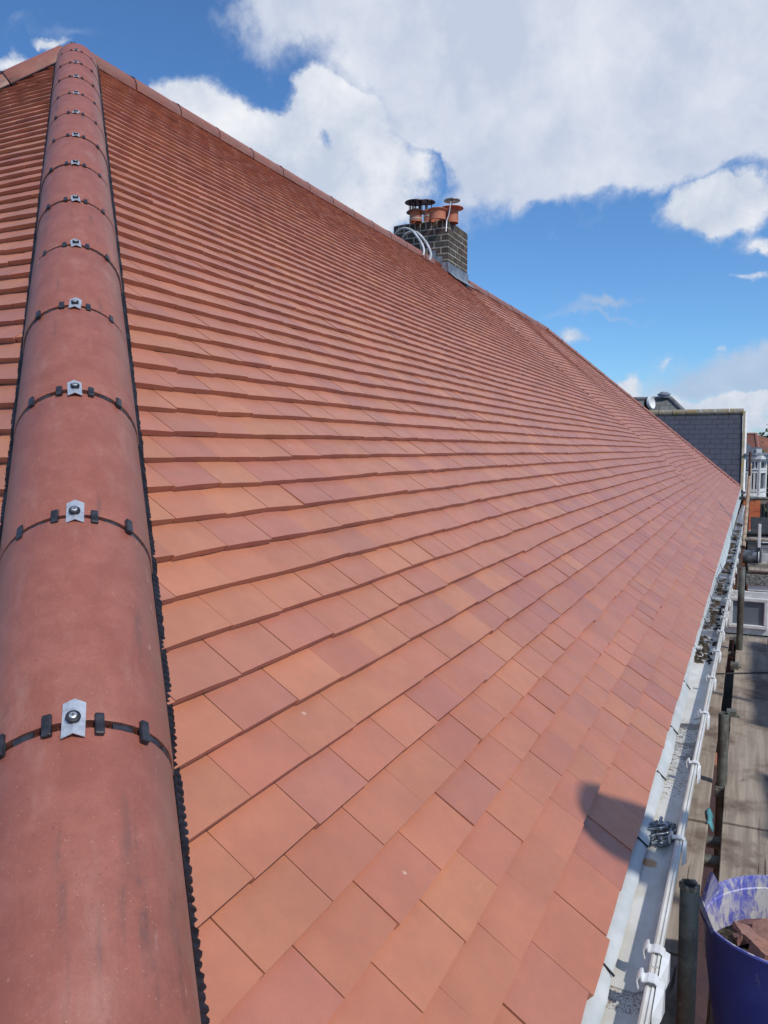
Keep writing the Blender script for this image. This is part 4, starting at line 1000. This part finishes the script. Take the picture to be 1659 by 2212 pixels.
# grey metal pail on its side
pc = at(1621, 1203, 8.3); pail = empty('pail', pc, 'grey metal pail lying on its side on the planks beside the white work radio', 'pail')
mb = MB(); M = Matrix.Translation(pc)@Matrix.Rotation(math.pi/2, 4, 'X')
mb.lathe([(0, .075), (.066, .075), (.069, .07), (.073, -.05), (.077, -.052), (.077, -.058), (.070, -.056), (.066, .06), (0, .062)], 28, M@Matrix.Scale(-1, 4, (0, 0, 1)))
mb.build('pail_body', mat('grey_pail_metal', (.16, .17, .18), .4, .5, .5, fn=vary((.10, .105, .11), (.28, .29, .31), 18)), pail, smooth=True)
mb = MB(); mb.lathe([(.073, .072), (.079, .074), (.079, .082), (.071, .08)], 28, M); mb.build('rim', M_pvc, pail, smooth=True)
# white work radio in a black cage frame
gx = at(1650, 1230, 8.25).x; y0_, y1_ = at(1676, 1200, 8.2).y, at(1632, 1200, 8.2).y; zb, zt = zc(1243, 8.15), zc(1172, 8.15)
rad = empty('work_radio', (gx, (y0_+y1_)/2, zb), 'white and black site radio with an upright white handle bar, on the flat roof', 'radio')
mb = MB(); mb.box((gx-.02, y0_+.02, zb+.02), (gx+.2, y1_-.045, zt-.02)); rb = bevel(mb.build('radio_body', mat('offwhite_plastic', (.62, .61, .57), .5, fn=vary((.66, .65, .61), (.5, .49, .45), 20)), rad), .02, 3)
mb = MB(); Y1 = y1_-.02
mb.tube([(gx-.03, Y1, zb+.02), (gx-.03, Y1, zt-.01)], .016, 10); mb.tube([(gx-.03, Y1, zb+.025), (gx-.03, y0_, zb+.025)], .014, 10); mb.tube([(gx-.03, Y1, zt-.02), (gx-.03, y0_, zt-.02)], .013, 10)
mb.tube([(gx-.03, Y1, zt-.02), (gx+.2, Y1, zt-.02)], .013, 10); mb.lathe([(0, -.02), (.03, -.015), (.03, .015), (0, .02)], 14, Matrix.Translation((gx-.035, Y1-.015, zb+.02))@Matrix.Rotation(math.pi/2, 4, 'Y'))
mb.build('cage', M_black, rad, smooth=True)
mb = MB(); hy = at(1641, 1150, 8.15).y; mb.box((gx-.05, hy-.014, zt-.06), (gx-.03, hy+.014, zc(1133, 8.15))); bevel(mb.build('handle_bar', M_white, rad), .004, 2)
mb = MB()
for i in range(3): mb.box((gx-.0225, y0_+.03, zt-.07-.018*i), (gx-.0202, y1_-.07, zt-.066-.018*i))
mb.box((gx-.023, y0_+.02, zb+.05), (gx-.0202, y0_+.075, zb+.12)); mb.build('speaker_grille', M_black, rad)
# rails and dark timbers behind
def bar(px0, py0, px1, py1, t, r, name, m, label, cat, grp=None):
    mb = MB(); a = at(px0, py0, t); b_ = Vector((a.x, at(px1, py1, t).y-.9, a.z)); mb.tube([a, b_], r, 12)
    return tag(mb.build(name, m, smooth=True), label, cat, grp)
bar(1609, 1165, 1650, 1165, 9.6, .028, 'timber_rail', M_board, 'round grey timber rail lying across the flat roof behind the radio', 'rail')
bar(1610, 1152, 1650, 1152, 10.6, .03, 'timber_rail', M_felt, 'dark timber rail lying behind the grey round rail on the flat roof', 'rail')
up = empty('roof_upstand', at(1640, 1170, 12.6), 'grey rendered upstand with white trim and black felt top behind the timber rails', 'roof upstand')
q = at(1640, 1170, 12.6); mb = MB(); mb.box((q.x, -4, q.z-.4), (q.x+.3, -.27, at(1640, 1157, 12.6).z)); mb.build('wall', M_render, up)
mb = MB(); mb.box((q.x-.02, -4, q.z-.05), (q.x-.001, -.28, q.z-.01)); mb.build('trim', M_white, up)
mb = MB(); zt2 = at(1640, 1157, 12.6).z; ztt = at(1640, 1126, 17).z
mb.add([(q.x-.06, -5, zt2+.002), (q.x-.06, -.25, zt2+.002), (q.x+5.5, -.25, ztt), (q.x+5.5, -5, ztt), (q.x-.06, -5, zt2+.04), (q.x-.06, -.25, zt2+.04), (q.x+5.5, -.25, ztt+.04), (q.x+5.5, -5, ztt+.04)],
       [(3, 2, 1, 0), (4, 5, 6, 7), (0, 1, 5, 4), (1, 2, 6, 5), (2, 3, 7, 6), (3, 0, 4, 7)]); mb.build('felt_roof', M_felt, up)

# ================================================================== NEIGHBOURS
def roof_poly(mb, pts, th=.08, c=None):
    n = (Vector(pts[1])-Vector(pts[0])).cross(Vector(pts[2])-Vector(pts[0])).normalized()
    if n.z < 0: n = -n
    m = len(pts); mb.add([Vector(p) for p in pts]+[Vector(p)-n*th for p in pts], [tuple(range(m)), tuple(range(2*m-1, m-1, -1))]+[(i, (i+1) % m, m+(i+1) % m, m+i) for i in range(m)], c)
# slate house: slope facing us, verge on the right
sh = empty('slate_house', (32, 8, -6), 'house with dark blue slate roof and yellow lichen ridge, beyond the red roof', 'house', 'neighbouring houses')
rx = 29.0; a = at(1604.5, 890, (rx-CAM.x)/ray(1604.5, 890).x); rz = a.z; vy = a.y
ex = 26.2; b_ = at(1597, 1060, (ex-CAM.x)/ray(1597, 1060).x); ez = b_.z
M_slate = mat('blue_slate', (.08, .085, .11), .55, .4, fn=f_slate((.046, .050, .070), (.052, .057, .078), (.012, .013, .02), .34, .165, 1.0))
mb = MB(); roof_poly(mb, [(rx, vy, rz), (rx, 16, rz), (ex, 16, ez), (ex, vy-.03, ez)], .06); mb.build('roof_slope', M_slate, sh)
mb = MB(); roof_poly(mb, [(rx+.001, vy, rz), (rx+.001, 16, rz), (rx+2.8, 16, ez), (rx+2.8, vy, ez)], .06); mb.build('roof_slope', M_slate, sh)
mb = MB()
for i in range(36):
    y_ = vy-.03+i*.45; mb.tube([(rx-.02, y_, rz+.0), (rx-.02, y_+.43, rz+.0)], .12, 10)
mb.build('ridge', M_lichen, sh, smooth=True)
mb = MB(); mb.beam((rx-.05, vy-.05, rz-.03), (ex-.02, vy-.08, ez-.03), .07, .16); mb.build('verge', M_lichen, sh)
mb = MB(); mb.beam((rx-.05, vy-.115, rz-.06), (ex-.02, vy-.145, ez-.06), .05, .12); mb.build('barge_board', M_white, sh)
mb = MB(); mb.add([(ex+.3, vy+.02, -6), (rx+2.6, vy+.02, -6), (rx+2.6, vy+.02, ez), (rx, vy+.02, rz-.1), (ex+.3, vy+.02, ez+.15), (ex+.3, 16, -6), (rx+2.6, 16, -6), (rx+2.6, 16, ez), (rx, 16, rz-.1), (ex+.3, 16, ez+.15)],
  [(0, 1, 2, 3, 4), (9, 8, 7, 6, 5), (0, 5, 6, 1), (1, 6, 7, 2), (4, 9, 5, 0)]); mb.build('wall', M_wall, sh)
# second slate roof further off, hipped
gh = empty('hipped_slate_house', (46, 12, -6), 'house with an old grey slate hipped roof showing behind the blue slate roof', 'house', 'neighbouring houses')
M_slate2 = mat('old_grey_slate', (.11, .11, .11), .8, .3, fn=f_slate((.12, .125, .125), (.17, .168, .16), (.03, .03, .032), .5, .30, 1.0))
t2 = 42; A_ = at(1447, 861, t2); B_ = at(1490, 894, t2-2.5); bx = A_.x
mb = MB(); roof_poly(mb, [A_, (A_.x, A_.y+9, A_.z), (A_.x-3.6, A_.y+9, A_.z-3.0), (A_.x-3.6, A_.y-3.1, A_.z-3.0)], .06); mb.build('roof_slope', M_slate2, gh)
mb = MB(); roof_poly(mb, [A_, (A_.x-3.6, A_.y-3.1, A_.z-3.0), (A_.x+3.6, A_.y-3.1, A_.z-3.0)], .06); mb.build('roof_slope', M_slate2, gh)
mb = MB(); roof_poly(mb, [A_, (A_.x, A_.y+9, A_.z), (A_.x+3.6, A_.y+9, A_.z-3.0), (A_.x+3.6, A_.y-3.1, A_.z-3.0)], .06); mb.build('roof_slope', M_slate2, gh)
mb = MB(); mb.tube([A_+Vector((0, 0, .02)), A_+Vector((-3.6, -3.1, -2.98))], .13, 10); mb.tube([A_+Vector((0, .1, .02)), A_+Vector((0, 9, .02))], .11, 10); mb.build('ridge', mat('grey_ridge', (.13, .13, .135), .8, fn=vary((.1, .1, .11), (.2, .2, .2), 3)), gh, smooth=True)
mb = MB(); mb.lathe([(.28, 0), (.28, .12), (.34, .13), (.34, .2), (.22, .26), (.2, .3), (0, .33)], 16, Matrix.Translation(A_+Vector((0, .3, .05)))); mb.build('finial', M_lead, gh, smooth=True)
mb = MB(); mb.box((A_.x-3.3, A_.y-2.9, -6), (A_.x+3.3, A_.y+9, A_.z-2.98)); mb.build('wall', M_wall, gh)
# white vent drum on a bracket, on the old slate roof
D_ = at(1403, 871, 38); vd = empty('satellite_dish', D_, 'white ribbed dish on a short pole before the old grey slate roof', 'dish')
dish = MB(); ax = Vector((-.35, -.9, .15)).normalized(); M = Matrix.Translation(D_)@ax.to_track_quat('Z', 'Y').to_matrix().to_4x4()
dish.lathe([(0, -.10), (.12, -.09), (.22, -.05), (.30, .02), (.305, .05), (.31, .06), (.30, .10), (.31, .12), (.29, .15), (.22, .10), (.12, .06), (0, .05)], 28, M)
dish.build('dish', M_white, vd, smooth=True)
mb = MB(); mb.lathe([(.296, .151), (.27, .17), (.15, .12), (0, .11)], 28, M@Matrix.Rotation(math.pi, 4, 'X')@Matrix.Translation((0, 0, -.02))); mb.build('back_cover', M_felt, vd, smooth=True)
mb = MB(); mb.tube([D_+Vector((.1, 0, -.1)), D_+Vector((.25, .1, -.9)), D_+Vector((.3, .12, -1.4))], .03, 8); mb.build('pole', M_lead, vd)
# red hipped house, far right
rh = empty('red_roof_house', (68, -3, -6), 'distant brick house with a plain red tiled hipped roof at the right edge', 'house', 'neighbouring houses')
M_redroof = mat('old_red_roof', (.22, .085, .06), .8, .3, fn=lambda h, co, bs: h.mix(h.ss(h.noise(co, .9, 5, .65), .45, .65, 0, .6), f_slate((.20, .072, .052), (.25, .10, .07), (.15, .05, .04), .3, .15, 1.0)(h, co, bs), rgb(.13, .065, .05)))
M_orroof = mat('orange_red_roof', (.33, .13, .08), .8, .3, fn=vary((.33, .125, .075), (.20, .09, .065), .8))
T = 60; A_ = at(1633, 938, T); E_ = at(1642, 999, T-3.2); L_ = at(1606, 939, T); yl = L_.y+12
zE = E_.z; 
mb = MB(); roof_poly(mb, [A_, (A_.x, yl, A_.z), (E_.x, yl, zE), (E_.x, E_.y, zE)], .1); mb.build('roof_slope', M_redroof, rh)
F_ = Vector((A_.x+4.5, A_.y-4.2, zE))
mb = MB(); roof_poly(mb, [A_, E_, (E_.x+.6, E_.y-4.5, zE), F_+Vector((0, -1.5, 0))], .1)
mb.build('roof_slope', M_orroof, rh)
mb = MB(); roof_poly(mb, [A_, (A_.x, yl, A_.z), (A_.x+4, yl, zE), (A_.x+4, A_.y-4, zE)], .1); mb.build('roof_slope', M_redroof, rh)
mb = MB(); mb.tube([A_, E_], .13, 8); mb.tube([A_, (A_.x, yl, A_.z)], .12, 8); mb.build('hip', mat('hip_red', (.26, .11, .085), .8), rh)
mb = MB(); mb.box((E_.x+.35, E_.y-3.9, -6), (E_.x+7.4, yl, zE-.25)); mb.build('wall', mat('far_brick', (.25, .085, .06), .9, fn=f_wallbrick((.25, .085, .06), (.21, .07, .05), (.24, .12, .09))), rh)
mb = MB(); mb.box((E_.x+.30, E_.y-3.9, zE-.25), (E_.x+7.4, yl, zE-.10)); mb.build('fascia', M_lead, rh)
mb = MB(); mb.tube([(E_.x-.02, yl, zE-.06), (E_.x-.02, E_.y-4.3, zE-.06)], .07, 8); mb.build('gutter', M_black, rh)
# white bay window of the next house, with hanging tiles below
T = 25.; bay = empty('bay_house', (29, -1.6, -6), 'white framed bay window with orange hung tiles below it, past the slate verge', 'bay window', 'neighbouring houses')
bxx = at(1625, 1030, T).x; zz = lambda py: at(1625, py, T).z; yy = lambda px: at(px, 1030, T).y
mb = MB(); yA, yB, yC, yW = vy-.12, yy(1637), yy(1651), yy(1651)
core = [(bxx+.08, yA), (bxx+.08, yB), (bxx+.75, yC-.0), (bxx+3, yC), (bxx+3, yA)]
def prism(mb, poly, z0, z1):
    m = len(poly); mb.add([(x, y, z0) for x, y in poly]+[(x, y, z1) for x, y in poly], [tuple(range(m))[::-1], tuple(range(m, 2*m))]+[(i, (i+1) % m, m+(i+1) % m, m+i) for i in range(m)])
prism(mb, core, zz(1072), zz(990)); mb.build('bay_core', M_glass, bay)
def bayframe(p, q, n, zs, wd=.07):
    """white frame bars on the face p-q, n lights wide, at the rail heights zs"""
    mb = MB(); p = Vector((p[0], p[1], 0)); q = Vector((q[0], q[1], 0)); d = (q-p).normalized(); nn = Vector((d.y, -d.x, 0))
    if nn.x > 0: nn = -nn
    p = p+nn*.03; q = q+nn*.03
    for i in range(n+1):
        c_ = p.lerp(q, i/n); mb.beam(c_+Vector((0, 0, zs[0])), c_+Vector((0, 0, zs[-1])), wd*1.5, .07, up=nn)
    for z_ in zs: mb.beam(p+Vector((0, 0, z_))+nn*.004, q+Vector((0, 0, z_))+nn*.004, .075, wd)
    return mb.build('window', M_white, bay)
zs = [zz(1068), zz(1060), zz(1019), zz(1015), zz(994)]
bayframe((bxx+.08, yA), (bxx+.08, yB), 4, zs, .09); bayframe((bxx+.08, yB), (bxx+.75, yC), 1, zs, .09)
mb = MB(); pl = [(bxx-.12, yA), (bxx-.12, yB-.08), (bxx+.68, yC-.16), (bxx+3, yC-.1), (bxx+3, yA)]; prism(mb, pl, zz(992), zz(984)); mb.build('cornice', M_white, bay)
mb = MB(); pl = [(bxx-.06, yA), (bxx-.06, yB-.04), (bxx+.7, yC-.08), (bxx+3, yC-.05), (bxx+3, yA)]; prism(mb, pl, zz(1076), zz(1070)); mb.build('sill', M_white, bay)
mb = MB(); pl = [(bxx-.25, yA), (bxx-.25, yB+.1), (bxx+.5, yC-.3), (bxx+3, yC-.3), (bxx+3, yA)]; prism(mb, pl, zz(983.5), zz(979)); mb.build('roof_edge', M_lead, bay)
mb = MB()
rn = random.Random(6)
for i in range(11):
    z1 = zz(1076)-.1*i
    y_ = yy(1608)
    while y_ > yy(1643)-.0:
        mb.box((bxx-.02-.008*rn.random(), y_-.16, z1-.112), (bxx+.01, y_, z1-.002), (.78, .22*rn.uniform(.85, 1.15), .09, 1)); y_ -= .164
mb.build('hung_tiles', M_tile, bay)
mb = MB(); mb.box((bxx+.012, yy(1642)+.02, -6), (bxx+3, yA, zz(1077))); mb.build('wall', M_wall, bay)
mb = MB(); mb.box((bxx-.05, yy(1632), zz(1158)), (bxx+.01, yy(1612), zz(1146))); mb.build('lower_window', M_white, bay)
# dormer above the bay
mb = MB(); d0 = bxx+1.2
mb.box((d0, yy(1645), zz(980)), (d0+1.2, yy(1609), zz(955)*.55+zz(980)*.45)); dm = mb.build('dormer', M_lead, bay)
mb = MB(); mb.box((d0-.04, yy(1645), zz(980)), (d0-.001, yy(1632), zz(970))); mb.build('dormer_window', M_white, bay)
mb = MB(); mb.beam(Vector((d0-.3, yy(1607), zz(958))), Vector((d0-.3, yy(1625), zz(975))), .1, .12); mb.beam(Vector((d0-.35, yy(1607), zz(965))), Vector((d0-.35, yy(1618), zz(981))), .08, .08); mb.build('barge_board', M_lead, bay)
# scaffold of thin poles at the next house
s2 = empty('distant_scaffold', at(1650, 1080, 30), 'thin scaffold poles standing before a dark tree at the right edge', 'scaffold')
for px in (1648, 1654, 1672):
    mb = MB(); a = at(px, 998, 30); mb.tube([a, Vector((a.x, a.y, -6))], .035, 8); mb.build('standard', M_galv, s2)
for py in (1064, 1055):
    mb = MB(); a = at(1634, py, 29.9); mb.tube([a, a+Vector((0, -3, 0))], .035, 8); mb.build('ledger', M_galv, s2)
mb = MB(); a = at(1634, 1081, 29.7); mb.box((a.x, a.y-3, a.z-.12), (a.x+.3, a.y, a.z+.05)); mb.build('platform_board', M_board, s2)

# ---- trees
def tree(base, h, cr, label, seed, n=2600, c1=(.035, .06, .022), c2=(.07, .11, .04), leaf=.16):
    root = empty('tree', base, label, 'tree', 'trees beyond the houses'); rn = random.Random(seed); base = Vector(base)
    mb = MB(); top = base+Vector((0, 0, h*.8)); mb.tube([base, base+Vector((.1, 0, h*.3)), base+Vector((0, .1, h*.6)), top], [h*.035, h*.028, h*.018, .03], 8)
    cl = []
    for i in range(9):
        a = rn.random()*6.28; z0 = h*rn.uniform(.35, .7); e = base+Vector((math.cos(a)*cr*.6, math.sin(a)*cr*.6, z0+h*.15)); mb.tube([base+Vector((0, 0, z0)), e], [h*.013, .02], 6); cl.append(e)
    mb.build('trunk', M_bark, root)
    mb = MB()
    cl += [base+Vector((rn.uniform(-.7, .7)*cr, rn.uniform(-.7, .7)*cr, h*rn.uniform(.45, .9))) for _ in range(14)]
    for i in range(n):
        c_ = rn.choice(cl); d = Vector((rn.gauss(0, 1), rn.gauss(0, 1), rn.gauss(0, .8)))*cr*.24; p = c_+d
        u = Vector((rn.gauss(0, 1), rn.gauss(0, 1), rn.gauss(0, 1))).normalized(); v = u.orthogonal().normalized(); s_ = leaf*rn.uniform(.6, 1.4); f = rn.random()
        cc = tuple(c1[j]+(c2[j]-c1[j])*f for j in range(3))+(1,)
        mb.add([p-u*s_, p+v*s_*.6, p+u*s_, p-v*s_*.6], [(0, 1, 2, 3)], cc)
    mb.build('crown', M_leaf, root)
a = at(1655, 1000, 33); tree((a.x, a.y-.3, -6), 7.0, 1.7, 'dark green tree just behind the thin scaffold poles at the right edge', 3, 3800, leaf=.12)
a = at(1660, 950, 85); tree((a.x, a.y-1.5, -6), 9.3, 3.0, 'tall tree rising behind the red tiled hip roof at the right edge', 4, 3200, leaf=.25)
for i, (y_, x_, hh) in enumerate(((-30, 90, 9), (-45, 80, 8), (-22, 110, 10), (30, 120, 9), (60, 100, 9))):
    tree((x_, y_, -6), hh, 3.2, ['round green tree standing well to the right of the red tiled house', 'smaller green tree farthest right of the houses', 'tree standing behind the gap right of the red tiled house', 'tree hidden behind the red roof, beyond the slate houses', 'leftmost tree in the distance behind the red roof'][i], 20+i, 1200, leaf=.35)
# dark low garage roof in the yard at right
gar = empty('shed', at(1655, 1110, 22), 'dark low shed roof below the distant scaffold at the right edge', 'shed')
a = at(1647, 1090, 23); b_ = at(1647, 1150, 19)
mb = MB(); mb.add([(a.x, a.y-5, a.z), (a.x, a.y-.1, a.z), (b_.x, a.y-.1, b_.z), (b_.x, a.y-5, b_.z)], [(0, 1, 2, 3)]); o = mb.build('roof', M_felt, gar); m_ = o.modifiers.new('s', 'SOLIDIFY'); m_.thickness = .08
mb = MB(); mb.box((b_.x+.2, a.y-4.8, -6), (a.x-.2, a.y-.4, b_.z-.1)); mb.build('wall', M_felt, gar)

# ---- ground
mb = MB(); mb.add([(-400, -400, -6.01), (900, -400, -6.01), (900, 400, -6.01), (-400, 400, -6.01)], [(0, 1, 2, 3)]); tag(mb.build('ground', M_grass), kind='structure')
mb = MB(); mb.add([(-200, -14, -6.0), (300, -14, -6.0), (300, -8, -6.0), (-200, -8, -6.0)], [(0, 1, 2, 3)]); tag(mb.build('road', M_asphalt), kind='structure')
mb = MB(); mb.box((-200, -7.99, -6.02), (300, -6.4, -5.88)); tag(mb.build('pavement', M_concrete), kind='structure')
